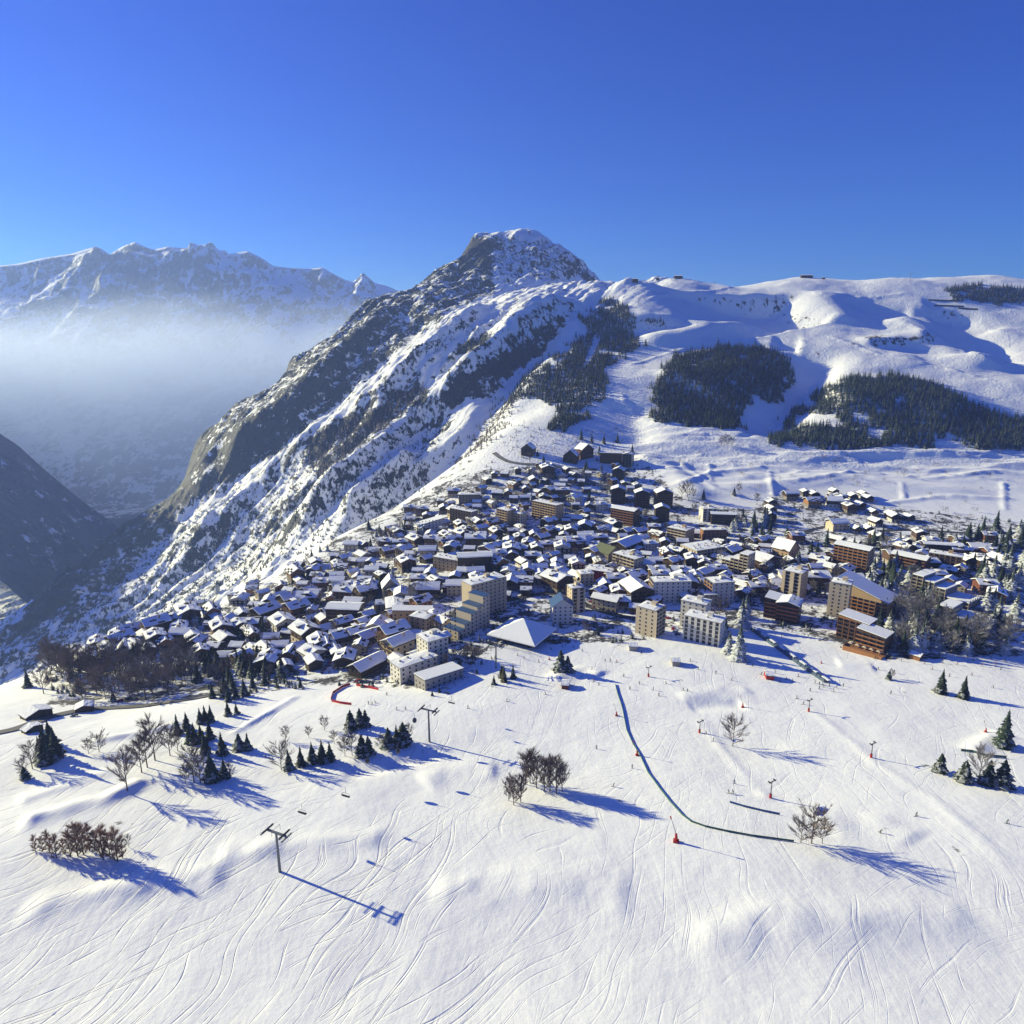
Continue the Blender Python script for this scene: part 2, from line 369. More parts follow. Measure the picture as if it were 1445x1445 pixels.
M_GROUND = snow_rock('piste_snow', tracks=True)
M_HILL = snow_rock('hillside_snow')
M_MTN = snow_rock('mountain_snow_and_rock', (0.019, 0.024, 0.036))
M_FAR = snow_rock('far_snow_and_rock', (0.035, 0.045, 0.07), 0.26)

def mesh_obj(name, v, f, m, parent=None, smooth=False, attrs=None):
    me = bpy.data.meshes.new(name)
    v = np.asarray(v, np.float32); f = np.asarray(f, np.int32)
    me.vertices.add(len(v)); me.vertices.foreach_set('co', v.ravel())
    k = f.shape[1]
    me.loops.add(f.size); me.loops.foreach_set('vertex_index', f.ravel())
    me.polygons.add(len(f)); me.polygons.foreach_set('loop_start', np.arange(0, f.size, k, dtype=np.int32))
    me.polygons.foreach_set('use_smooth', np.full(len(f), smooth))
    me.update(calc_edges=True)
    for an, av in (attrs or {}).items():
        at_ = me.attributes.new(an, 'FLOAT', 'POINT'); at_.data.foreach_set('value', np.asarray(av, np.float32))
    me.materials.append(m)
    o = bpy.data.objects.new(name, me); C.objects.link(o)
    if parent: o.parent = parent
    return o
def grid_faces(nr, nc):
    i = np.arange(nr * nc).reshape(nr, nc)
    return np.stack([i[:-1, :-1], i[:-1, 1:], i[1:, 1:], i[1:, :-1]], -1).reshape(-1, 4)

# ------------------------------------------------------------------ terrain sheet, cut into field, village ground, hillside, mountain
NC = 820
aa = np.linspace(-1.0, 1.0, NC)
ys = [-60.0]
while ys[-1] < 2950: ys.append(ys[-1] + max(1.1, abs(ys[-1]) * 0.0037))
ys = np.array(ys)
TY, TA = np.meshgrid(ys, aa, indexing='ij')
TX = TA * (TY + 150)
DET, FLK = detail(TX, TY, None, None)
TZ = base_h(TX, TY) + DET
TPX, TPY = pix(TX, TY, np.where(TY > 20, TZ, 0))
dzx = np.gradient(TZ, axis=1) / np.gradient(TX, axis=1)
dzy = np.gradient(TZ, axis=0) / np.gradient(TY, axis=0)
steep = np.hypot(dzx, dzy)
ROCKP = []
ROCKP += [([(540,400),(640,355),(660,325),(690,345),(700,415),(640,435),(560,492),(470,572),(390,642),(300,692),(225,735),(130,800),(60,880),(20,900),(60,820),(160,740),(225,660),(290,590),(360,530),(420,480),(480,430)], 0.37),  # cliff band: real rock, its cover raised to paint in shade too
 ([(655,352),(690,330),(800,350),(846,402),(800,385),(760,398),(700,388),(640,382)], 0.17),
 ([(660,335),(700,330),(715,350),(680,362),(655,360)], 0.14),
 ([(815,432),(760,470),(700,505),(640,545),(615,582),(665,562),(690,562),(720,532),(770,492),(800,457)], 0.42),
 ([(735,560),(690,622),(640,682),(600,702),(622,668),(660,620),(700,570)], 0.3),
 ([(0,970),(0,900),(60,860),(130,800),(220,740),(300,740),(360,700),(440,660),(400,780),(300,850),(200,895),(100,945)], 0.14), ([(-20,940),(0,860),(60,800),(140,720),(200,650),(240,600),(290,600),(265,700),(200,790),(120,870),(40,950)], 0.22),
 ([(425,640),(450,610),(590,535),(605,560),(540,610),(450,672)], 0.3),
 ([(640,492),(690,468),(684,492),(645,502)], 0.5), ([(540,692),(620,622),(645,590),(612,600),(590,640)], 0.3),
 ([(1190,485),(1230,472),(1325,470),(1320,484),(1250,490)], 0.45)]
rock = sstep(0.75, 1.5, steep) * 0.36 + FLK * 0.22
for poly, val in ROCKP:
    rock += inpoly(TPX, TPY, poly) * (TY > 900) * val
# soften the mask
for _ in range(3):
    rp = np.pad(rock, 1, 'edge'); rock = (rp[1:-1, 1:-1] * 4 + rp[:-2, 1:-1] + rp[2:, 1:-1] + rp[1:-1, :-2] + rp[1:-1, 2:]) / 8
rock = np.where(TY < 900, np.minimum(rock, 0.1), rock)
trk = sstep(820, 450, TPX) * sstep(990, 1060, TPY) * 0.8 + 0.28
VILLAGE = [(60, 945), (300, 862), (500, 747), (600, 692), (700, 650), (780, 620), (900, 640), (960, 700), (1060, 720), (1100, 690), (1260, 715), (1500, 745), (1500, 925), (1250, 932), (1060, 882), (900, 905), (720, 912), (640, 975), (470, 968), (300, 985), (60, 1000)]
dirt_shade = inpoly(TPX, TPY, VILLAGE) * (TY < 1150) * 1.0  # village mask for dirty slush plus shade painted between the houses
for _ in range(4):
    rp = np.pad(dirt_shade, 1, 'edge'); dirt_shade = (rp[1:-1, 1:-1] * 4 + rp[:-2, 1:-1] + rp[2:, 1:-1] + rp[1:-1, :-2] + rp[1:-1, 2:]) / 8
V = np.stack([TX, TY, TZ], -1).reshape(-1, 3)
FQ = grid_faces(len(ys), NC)
fx = TPX.ravel()[FQ].mean(1); fy = TPY.ravel()[FQ].mean(1); fY = TY.ravel()[FQ].mean(1); ff = FLK.ravel()[FQ].mean(1); fX = TX.ravel()[FQ].mean(1)
reg = np.full(len(FQ), 2)                                     # hillside
reg[fY < 960] = 1
reg[(fY < 430) | ((fY < 520) & inpoly(fx, fy, PISTE))] = 0
reg[(fY >= 640) & (fX < -150 - 0 * fY) & (base_h(fX, fY) < -60)] = 3
reg[(ff > 0.5) & (fY > 960)] = 3
me_n = None
def region(name, k, m):
    sel = FQ[reg == k]; u, inv = np.unique(sel, return_inverse=True)
    o = mesh_obj(name, V[u], inv.reshape(sel.shape), m, smooth=True, attrs={'rock': rock.ravel()[u], 'tracks': trk.ravel()[u], 'dirt_shade': dirt_shade.ravel()[u]})
    # normals of the whole sheet, so that no seam shows
    nx = -dzx.ravel()[u]; ny = -dzy.ravel()[u]; nn = np.stack([nx, ny, np.ones_like(nx)], 1); nn /= np.linalg.norm(nn, axis=1, keepdims=True)
    o.data.normals_split_custom_set_from_vertices(nn.astype(np.float32))
    o['kind'] = 'structure'; return o
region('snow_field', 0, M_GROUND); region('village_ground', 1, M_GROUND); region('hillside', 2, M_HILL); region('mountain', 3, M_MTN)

# ------------------------------------------------------------------ far range, spur and valley floor
FAR = [(-600, 420), (-300, 395), (-100, 385), (25, 372), (60, 364), (100, 358), (130, 349), (142, 350), (155, 359), (172, 348), (190, 341), (207, 349), (218, 352), (235, 348), (262, 350), (285, 348), (300, 352), (312, 360), (326, 358), (350, 354), (370, 364),
       (386, 375), (410, 378), (440, 379), (455, 377), (470, 386), (488, 395), (500, 398), (515, 394), (528, 399), (545, 403), (580, 418), (640, 430), (760, 460), (1000, 480), (1400, 480)]
Y_F = 5700.0
fpx = np.array([a[0] for a in FAR], float); fpy = np.array([a[1] for a in FAR], float)
cx_, _, cz_ = P(fpx, fpy, Y_F)
nx_, ny_ = 520, 300
fxs = np.linspace(-6800, 1800, nx_); fys = np.linspace(3300, 7600, ny_)
QX, QY = np.meshgrid(fxs, fys)
azx = QX * Y_F / np.maximum(QY, 1)
crest = np.interp(azx, cx_, cz_)
crest_s = np.convolve(np.pad(np.interp(fxs, cx_, cz_), 20, 'edge'), np.ones(41) / 41, 'valid')
crs = np.interp(azx, fxs, crest_s)
t = (Y_F - QY) / 2000.0
prof = np.where(t > 0, 1 - np.clip(t, 0, 1.2) ** 0.85, 1 - np.clip(-t, 0, 1) * 0.9)
wc = np.exp(-((QY - Y_F) / 300.0) ** 2)
amp = sstep(0, 0.06, np.abs(t)) * sstep(1.15, 0.85, t)
FZ = -650 + (crs * (1 - wc) + crest * wc + 650) * prof
FZ += amp * (fbm(QX, QY, 1100, 8, 0.53, True, 11) * 300 - 70) * np.clip(prof * 1.2, 0.15, 1)
FZ = np.maximum(FZ, -650 + 15 * fbm(QX, QY, 300, 3))
gxx = np.hypot(np.gradient(FZ, axis=1) / (fxs[1] - fxs[0]), np.gradient(FZ, axis=0) / (fys[1] - fys[0]))
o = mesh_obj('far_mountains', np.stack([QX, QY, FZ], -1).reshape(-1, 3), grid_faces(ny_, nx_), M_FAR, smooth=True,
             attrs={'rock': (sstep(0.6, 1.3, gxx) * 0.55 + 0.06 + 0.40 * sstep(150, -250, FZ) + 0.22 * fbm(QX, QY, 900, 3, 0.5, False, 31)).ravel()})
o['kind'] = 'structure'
# dark spur at the left edge
SP = [(-500, 300), (-250, 430), (-80, 560), (25, 628), (60, 660), (110, 702), (165, 742), (215, 775), (280, 815), (400, 880)]
Y_S = 2750.0
sx_, _, sz_ = P([a[0] for a in SP], [a[1] for a in SP], Y_S)
n1_, n2_ = 220, 160
qx = np.linspace(-4000, -350, n1_); qy = np.linspace(1900, 3700, n2_)
QX, QY = np.meshgrid(qx, qy)
cr = np.interp(QX * Y_S / QY, sx_, sz_)
FZ = cr - np.abs(QY - Y_S) * np.where(QY < Y_S, 0.52, 0.85) + fbm(QX, QY, 420, 6, 0.52, True, 21) * 70 * sstep(0, 150, np.abs(QY - Y_S))
FZ = np.maximum(FZ, -760)
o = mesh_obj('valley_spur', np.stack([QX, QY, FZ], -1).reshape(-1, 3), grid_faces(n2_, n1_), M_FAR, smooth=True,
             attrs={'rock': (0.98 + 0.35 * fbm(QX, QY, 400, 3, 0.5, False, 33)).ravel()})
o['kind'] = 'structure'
o = mesh_obj('valley_floor', [(-12000, -1500, -700), (9000, -1500, -700), (9000, 12000, -700), (-12000, 12000, -700)], [(0, 1, 2, 3)], M_FAR, attrs={'rock': [0.95] * 4})
o['kind'] = 'structure'

# ------------------------------------------------------------------ air
def volume_box(name, lo, hi, col, dens, aniso):
    x0, y0, z0 = lo; x1, y1, z1 = hi
    v = [(x0, y0, z0), (x1, y0, z0), (x1, y1, z0), (x0, y1, z0), (x0, y0, z1), (x1, y0, z1), (x1, y1, z1), (x0, y1, z1)]
    f = [(0, 3, 2, 1), (4, 5, 6, 7), (0, 1, 5, 4), (1, 2, 6, 5), (2, 3, 7, 6), (3, 0, 4, 7)]
    m = bpy.data.materials.new(name + '_air'); m.use_nodes = True; nt = m.node_tree
    nt.nodes.remove(nt.nodes['Principled BSDF'])
    pv = nt.nodes.new('ShaderNodeVolumePrincipled'); pv.inputs['Color'].default_value = (*col, 1); pv.inputs['Density'].default_value = dens; pv.inputs['Anisotropy'].default_value = aniso
    nt.links.new(pv.outputs[0], nt.nodes['Material Output'].inputs['Volume'])
    o = mesh_obj(name, v, f, m); o['kind'] = 'stuff'; return o
volume_box('haze', (-12500, -1600, -760), (9500, 12500, 1180), (0.32, 0.47, 1.0), 7.5e-5, 0.3)
# bank of valley mist under the far range: a layer that thins towards its top and its bottom
mo = volume_box('mist_bank', (-7000, 2950, -690), (1100, 5600, 620), (0.68, 0.79, 1.0), 1.0, 0.33)
t = NT(mo.data.materials[0]); pv = [n for n in t.t.nodes if n.type == 'PRINCIPLED_VOLUME'][0]
g = t.n('ShaderNodeNewGeometry'); sx = t.n('ShaderNodeSeparateXYZ'); t.l(g.outputs['Position'], sx.inputs[0])
nz = t.noise(t.scale(g.outputs['Position'], (1, 1, 2.2)), 0.0014, 6, 0.62)
zz = t.math('ADD', sx.outputs[2], t.math('MULTIPLY', t.math('SUBTRACT', nz, 0.5), 760))
lay = t.math('MULTIPLY', t.mapr(zz, -620, -40), t.mapr(zz, 500, 60))
t.l(t.math('MULTIPLY', t.math('ADD', t.math('MULTIPLY', lay, 3.0), t.math('MULTIPLY', t.mapr(zz, 400, -60), 1.9)), 2.9e-4), pv.inputs['Density'])
# ================================================================== objects
# fast ground lookup
_fx = np.arange(-1000, 1600, 4.0); _fy = np.arange(100, 2300, 4.0)
_gX, _gY = np.meshgrid(_fx, _fy)
_gZ = base_h(_gX, _gY) + detail(_gX, _gY, None, None)[0]
def gz(x, y):
    fx = np.clip((np.asarray(x, float) + 1000) / 4.0, 0, len(_fx) - 1.01); fy = np.clip((np.asarray(y, float) - 100) / 4.0, 0, len(_fy) - 1.01)
    ix = fx.astype(int); iy = fy.astype(int); tx = fx - ix; ty = fy - iy
    return (_gZ[iy, ix] * (1 - tx) + _gZ[iy, ix + 1] * tx) * (1 - ty) + (_gZ[iy + 1, ix] * (1 - tx) + _gZ[iy + 1, ix + 1] * tx) * ty
def spots(pp):
    pp = np.array(pp, float)
    x, y, ok = march(pp[:, 0], pp[:, 1], gz, 110, 2250, 1400)
    return np.stack([x, y, gz(x, y)], 1)

class MB:
    def __init__(s): s.v = []; s.f = []
    def quad(s, *p):
        i = len(s.v); s.v += [tuple(q) for q in p]; s.f.append(tuple(range(i, i + len(p)))); return s
    def hexa(s, p):
        i = len(s.v); s.v += [tuple(q) for q in p]
        s.f += [(i, i + 3, i + 2, i + 1), (i + 4, i + 5, i + 6, i + 7), (i, i + 1, i + 5, i + 4), (i + 1, i + 2, i + 6, i + 5), (i + 2, i + 3, i + 7, i + 6), (i + 3, i, i + 4, i + 7)]; return s
    def box(s, x0, x1, y0, y1, z0, z1):
        return s.hexa([(x0, y0, z0), (x1, y0, z0), (x1, y1, z0), (x0, y1, z0), (x0, y0, z1), (x1, y0, z1), (x1, y1, z1), (x0, y1, z1)])
    def bar(s, a, b, r0, r1=None, n=5):
        a = Vector(a); b = Vector(b); r1 = r0 if r1 is None else r1; d = (b - a).normalized()
        u = d.orthogonal().normalized(); w_ = d.cross(u); i = len(s.v)
        for c, r in ((a, r0), (b, r1)):
            for k in range(n):
                t_ = 2 * math.pi * k / n; q = c + (u * math.cos(t_) + w_ * math.sin(t_)) * r; s.v.append(tuple(q))
        for k in range(n): s.f.append((i + k, i + (k + 1) % n, i + n + (k + 1) % n, i + n + k))
        s.f.append(tuple(i + n - 1 - k for k in range(n))); s.f.append(tuple(i + n + k for k in range(n))); return s
    def mesh(s, name, m, smooth=False):
        me = bpy.data.meshes.new(name); me.from_pydata(s.v, [], s.f)
        if smooth: me.polygons.foreach_set('use_smooth', [True] * len(me.polygons))
        for q in (m if isinstance(m, (list, tuple)) else [m]): me.materials.append(q)
        me.update(); return me
def child(name, me, parent, loc=(0, 0, 0), rz=0, kind=None, label=None):
    o = bpy.data.objects.new(name, me); C.objects.link(o); o.parent = parent; o.location = loc
    if rz: o.rotation_euler = (0, 0, rz)
    if kind: o['kind'] = kind
    if label: o['label'] = label
    return o
def root(name, label, cat, loc, rz=0, group=None, scale=None):
    o = bpy.data.objects.new(name, None); C.objects.link(o); o.location = loc; o.rotation_euler = (0, 0, rz); o.empty_display_size = 1
    o['label'] = label; o['category'] = cat
    if group: o['group'] = group
    if scale: o.scale = scale if hasattr(scale, '__len__') else (scale,) * 3
    return o
def dup(r, loc, rz, scale=None, label=None, group=None):
    c = r.copy(); C.objects.link(c); c.location = loc; c.rotation_euler = (0, 0, rz)
    if scale: c.scale = scale if hasattr(scale, '__len__') else (scale,) * 3
    if label: c['label'] = label
    if group: c['group'] = group
    for k in KIDS[r.name]:
        a = k.copy(); C.objects.link(a); a.parent = c
        for g_ in KIDS.get(k.name, ()):
            b = g_.copy(); C.objects.link(b); b.parent = a
    return c
KIDS = {}
def remember(r):
    KIDS[r.name] = list(r.children)
    for k in r.children: KIDS[k.name] = list(k.children)

# ------------------------------------------------------------------ materials of things
def grain(name, c, var=0.35, scale=0.6, rough=0.8, stretch=(1, 1, 1)):
    m = mat(name, c, rough); t = NT(m)
    tc = t.n('ShaderNodeTexCoord'); oi = t.n('ShaderNodeObjectInfo')
    nz = t.noise(t.scale(tc.outputs['Object'], stretch), scale, 4, 0.6)
    f = t.math('ADD', t.math('MULTIPLY', nz, 0.6), t.math('MULTIPLY', oi.outputs['Random'], 0.4))
    t.l(t.ramp(f, [(0.2, tuple(q * (1 - var) for q in c)), (0.8, tuple(min(1, q * (1 + var)) for q in c))]), t.b.inputs['Base Color'])
    return m
TIMBER_D = grain('dark_timber', (0.036, 0.022, 0.015), 0.4, 1.2, 0.8, (1, 1, 6))
TIMBER_M = grain('brown_timber', (0.075, 0.04, 0.024), 0.4, 1.2, 0.8, (1, 1, 6))
TIMBER_O = grain('orange_timber', (0.26, 0.12, 0.05), 0.3, 1.2, 0.8, (1, 1, 6))
TIMBER_R = grain('red_brown_timber', (0.12, 0.042, 0.026), 0.3, 1.2, 0.8, (1, 1, 6))
CREAM = grain('cream_render', (0.50, 0.42, 0.31), 0.12, 0.3)
TAN = grain('tan_render', (0.40, 0.28, 0.17), 0.15, 0.3)
WHITE = grain('white_render', (0.62, 0.59, 0.54), 0.1, 0.3)
GREYR = grain('grey_render', (0.33, 0.31, 0.29), 0.15, 0.3)
STONE = grain('stone', (0.22, 0.19, 0.165), 0.45, 0.9)
DARK = mat('dark_recess', (0.025, 0.025, 0.03), 0.25, 0, 0.5)
GLASS = mat('window_glass', (0.02, 0.025, 0.035), 0.08, 0, 0.6)
BLUE = mat('blue_roof_sheet', (0.035, 0.085, 0.20), 0.45, 0.0, 0.4)
GREEN = mat('olive_roof_sheet', (0.13, 0.15, 0.07), 0.5)
STEEL = mat('galvanised_steel', (0.16, 0.17, 0.18), 0.5, 0.3)
BLACK = mat('black_rubber', (0.015, 0.015, 0.017), 0.6)
RED = mat('red_paint', (0.34, 0.016, 0.014), 0.5)
CONC = grain('concrete', (0.30, 0.29, 0.275), 0.2, 0.4)
ASPH = grain('asphalt', (0.055, 0.055, 0.06), 0.35, 0.15)
ASPHW = grain('snowy_asphalt', (0.17, 0.165, 0.165), 0.5, 0.12)
def snow_mat():
    m = mat('roof_snow', SNOW, 0.8, 0, 0.2); t = NT(m); tc = t.n('ShaderNodeTexCoord')
    n_ = t.noise(tc.outputs['Object'], 0.8, 5, 0.6); t.l(t.bump(n_, 0.5, 0.35), t.b.inputs['Normal']); return m
SNOWM = snow_mat()
def foliage(name, c, frost):
    m = mat(name, c, 0.85, 0, 0.15); t = NT(m)
    g = t.n('ShaderNodeNewGeometry'); sp = t.n('ShaderNodeSeparateXYZ'); t.l(g.outputs['Normal'], sp.inputs[0])
    oi = t.n('ShaderNodeObjectInfo')
    nz = t.noise(g.outputs['Position'], 0.55, 4, 0.65)
    base = t.ramp(t.math('ADD', t.math('MULTIPLY', nz, 0.7), t.math('MULTIPLY', oi.outputs['Random'], 0.3)), [(0.25, tuple(q * 0.5 for q in c)), (0.75, tuple(q * 1.6 for q in c))])
    up = t.math('ADD', t.math('ABSOLUTE', sp.outputs[2]), t.math('MULTIPLY', t.math('SUBTRACT', nz, 0.5), 1.6))
    t.l(t.mix(t.math('MULTIPLY', t.mapr(up, 1.02 - 0.55 * frost, 1.12 - 0.45 * frost), min(1, 0.35 + frost * 0.6)), base, (0.6, 0.63, 0.68)), t.b.inputs['Base Color'])
    return m
NEEDLE = foliage('spruce_needles', (0.020, 0.032, 0.024), 0.30)
NEEDLE_F = foliage('frosted_needles', (0.05, 0.065, 0.06), 0.8)
NEEDLE_Y = foliage('olive_needles', (0.06, 0.055, 0.02), 0.3)
LARCH = foliage('bare_larch_twigs', (0.36, 0.23, 0.15), 0.1)
TWIG = foliage('bare_twigs', (0.24, 0.195, 0.175), 0.3)
TWIG_F = foliage('frosted_twigs', (0.30, 0.28, 0.27), 0.9)
BARK = mat('bark', (0.10, 0.075, 0.06), 0.9)

# ------------------------------------------------------------------ trees
def conifer_mesh(seed, h=1.0, rad=0.2, tiers=9, blades=8, shape=1.0, low=False):
    r_ = random.Random(seed); b = MB()
    for k in range(tiers):
        t_ = k / tiers
        z = h * (0.07 + 0.90 * t_); R = rad * (1 - t_) ** shape * r_.uniform(0.85, 1.12) + 0.012
        nb = max(4, int(blades * (1 - 0.4 * t_)))
        a0 = r_.uniform(0, 6)
        for j in range(nb):
            a = a0 + 2 * math.pi * j / nb + r_.uniform(-0.25, 0.25); rr = R * r_.uniform(0.7, 1.15); wd = rr * 0.42
            ca, sa = math.cos(a), math.sin(a); dz = h * 0.09 * r_.uniform(0.7, 1.3) * (0.6 + 0.6 * (1 - t_))
            top = (ca * rr * 0.06, sa * rr * 0.06, z + h * 0.085)
            l_ = (ca * rr * 0.62 - sa * wd, sa * rr * 0.62 + ca * wd, z - dz * 0.25)
            q_ = (ca * rr * 0.62 + sa * wd, sa * rr * 0.62 - ca * wd, z - dz * 0.25)
            tip = (ca * rr, sa * rr, z - dz * 0.55)
            b.quad(top, q_, tip); b.quad(top, tip, l_)
            if not low: b.quad(l_, tip, q_, (0, 0, z - dz * 0.1))
    b.quad((0.012, 0, h * 0.93), (-0.008, 0.01, h * 0.93), (0, 0, h)); b.quad((-0.008, -0.01, h * 0.93), (0.012, 0, h * 0.93), (0, 0, h))
    return b
def bare_mesh(seed, spread=0.30, n1=13, up=0.75, start=0.16):
    """limbs and twigs of a leafless tree of unit height"""
    r_ = random.Random(seed); tr = MB(); cr = MB()
    top = Vector((r_.uniform(-0.03, 0.03), r_.uniform(-0.03, 0.03), 0.86))
    tr.bar((0, 0, -0.05), (0, 0, 0.3), 0.016, 0.011, 5); tr.bar((0, 0, 0.3), top, 0.011, 0.003, 4)
    def twigs(p, d, L, n):
        for _ in range(n):
            q = p + d * L * r_.uniform(0.15, 1.0)
            e = (d + Vector((r_.uniform(-1, 1), r_.uniform(-1, 1), r_.uniform(-0.1, 1.0))) * 0.75).normalized() * r_.uniform(0.07, 0.16)
            s_ = e.orthogonal().normalized() * 0.0032
            s2 = s_.cross(e).normalized() * 0.0032
            cr.quad(q - s_, q + s_, q + e); cr.quad(q - s2, q + s2, q + e * 0.9)
    for i in range(n1):
        f = i / (n1 - 1); z = start + (0.78 - start) * f; a = i * 2.4 + r_.uniform(-0.5, 0.5)
        p = Vector((0, 0, z)) if z < 0.3 else Vector((0, 0, 0.3)).lerp(top, (z - 0.3) / 0.56)
        L = spread * (0.75 + 0.9 * f * (1 - f) * 1.6 - 0.3 * f) * r_.uniform(0.85, 1.2)
        hz = 1 - up * 0.4
        d = Vector((math.cos(a) * hz, math.sin(a) * hz, up)).normalized()
        e = p + d * L; tr.bar(p, e, 0.006, 0.002, 3)
        twigs(p, d, L, 14)
        for j in range(5):
            q = p + d * L * (0.25 + 0.15 * j); d2 = (d + Vector((r_.uniform(-1, 1), r_.uniform(-1, 1), r_.uniform(-0.1, 0.7))) * 0.75).normalized()
            L2 = L * r_.uniform(0.4, 0.6); tr.bar(q, q + d2 * L2, 0.003, 0.0012, 3); twigs(q, d2, L2, 13)
    twigs(top - Vector((0, 0, 0.25)), Vector((0, 0, 1)), 0.3, 40)
    return tr, cr
TREE_PROTO = {}
def tree_protos():
    for key, nm, cnt, kw, fm in (('spruce', 'spruce_tree', 4, dict(rad=0.26, tiers=11, blades=9), NEEDLE), ('frost', 'frosted_spruce_tree', 3, dict(rad=0.29, tiers=11, blades=10), NEEDLE_F),
                                 ('pine', 'pine_tree', 3, dict(rad=0.36, tiers=9, blades=10, shape=0.7), NEEDLE), ('olive', 'yellowish_spruce_tree', 1, dict(rad=0.24, tiers=10, blades=9), NEEDLE_Y)):
        TREE_PROTO[key] = (nm, [])
        tm = MB().bar((0, 0, -0.06), (0, 0, 0.5), 0.018, 0.008, 5).mesh('trunk', BARK)
        for k in range(cnt): TREE_PROTO[key][1].append([('trunk', tm), ('crown', conifer_mesh(hash(key) % 97 + k * 13 if False else len(key) * 31 + k * 13, **kw).mesh('crown', fm))])
    for key, nm, cnt, kw, fm in (('bare', 'bare_tree', 4, dict(spread=0.36), TWIG), ('round', 'round_bare_tree', 2, dict(spread=0.46, up=0.62, n1=16, start=0.1), TWIG), ('tall', 'slender_bare_tree', 3, dict(spread=0.30, up=0.85, n1=16, start=0.08), TWIG), ('white', 'frosted_bare_tree', 3, dict(spread=0.36, up=0.7, n1=14), TWIG_F), ('larch', 'bare_larch_tree', 3, dict(spread=0.17, up=0.8, n1=16, start=0.02), LARCH)):
        TREE_PROTO[key] = (nm, [])
        for k in range(cnt):
            a, b = bare_mesh(len(key) * 17 + k * 7, **kw); TREE_PROTO[key][1].append([('trunk', a.mesh('trunk', BARK)), ('crown', b.mesh('crown', fm))])
tree_protos()
NCON = 0
def tree(key, loc, h, label, group, rz=None):
    nm, pr = TREE_PROTO[key]; parts = random.choice(pr)
    s_ = h * random.uniform(0.9, 1.12)
    r = root(nm, label, 'tree', (loc[0], loc[1], loc[2] - 0.25), random.uniform(0, 6.28), group, (s_, s_, h))
    for n_, me in parts: child(n_, me, r)
    return r

# ------------------------------------------------------------------ landmarks for labels:  name -> photo position
LM = {}
_O1 = 'first second third fourth fifth sixth seventh eighth ninth tenth eleventh twelfth thirteenth fourteenth fifteenth sixteenth seventeenth eighteenth nineteenth'.split()
_O2 = {2: ('twentieth', 'twenty'), 3: ('thirtieth', 'thirty'), 4: ('fortieth', 'forty'), 5: ('fiftieth', 'fifty'), 6: ('sixtieth', 'sixty'), 7: ('seventieth', 'seventy'), 8: ('eightieth', 'eighty'), 9: ('ninetieth', 'ninety')}
def ordw(n):
    if n < 20: return _O1[n - 1]
    t_, u = divmod(n, 10); return _O2[t_][0] if u == 0 else _O2[t_][1] + '-' + _O1[u - 1]
def where(pp, kinds=None):
    """for each photo position: a phrase that places it by the nearest landmark, its side of it and its rank there among its own kind"""
    names = list(LM); L = np.array([LM[n] for n in names], float); buck = {}
    for i, (x, y) in enumerate(pp):
        d = np.hypot(L[:, 0] - x, (L[:, 1] - y) * 1.6); k = int(np.argmin(d)); dx, dy = x - L[k, 0], (y - L[k, 1]) * 1.6
        side = ('left of' if dx < 0 else 'right of') if abs(dx) > abs(dy) else ('behind' if dy < 0 else 'below')
        buck.setdefault((k, side, kinds[i] if kinds else ''), []).append((d[k], i))
    out = [None] * len(pp)
    for (k, side, _), v in buck.items():
        for r_, (_, i) in enumerate(sorted(v)): out[i] = (ordw(r_ + 1) + ' ' if len(v) > 1 else '') + side + ' the ' + names[k]
    return out

# ------------------------------------------------------------------ buildings
WIN1 = MB().box(-0.55, 0.55, -0.06, 0.3, 0, 1.3).mesh('window', GLASS)
WIN2 = MB().box(-1.0, 1.0, -0.06, 0.3, 0, 1.7).mesh('window', GLASS)
WINF = MB().box(-0.7, 0.7, -0.03, 0.3, -0.12, 1.42).mesh('frame', TIMBER_M)
VENT = MB().box(-0.6, 0.6, -0.5, 0.5, 0, 1.3).mesh('roof_vent', CONC)
CHIM = MB().box(-0.45, 0.45, -0.45, 0.45, -0.5, 1.9).box(-0.55, 0.55, -0.55, 0.55, 1.9, 2.05).mesh('chimney', STONE)
def gable_roof(w, l, pitch, oh, th, z):
    """two slabs, ridge along y"""
    b = MB(); a = math.tan(pitch); hw = w / 2 + oh; y0, y1 = -l / 2 - oh, l / 2 + oh; zr = z + (w / 2) * a; ze = zr - hw * a
    for s_ in (-1, 1):
        p = [(0, y0, zr), (s_ * hw, y0, ze), (s_ * hw, y1, ze), (0, y1, zr)]
        if s_ < 0: p = [p[1], p[0], p[3], p[2]]
        b.hexa([(x, y, q) for x, y, q in p] + [(x, y, q + th) for x, y, q in p])
    return b, zr + th
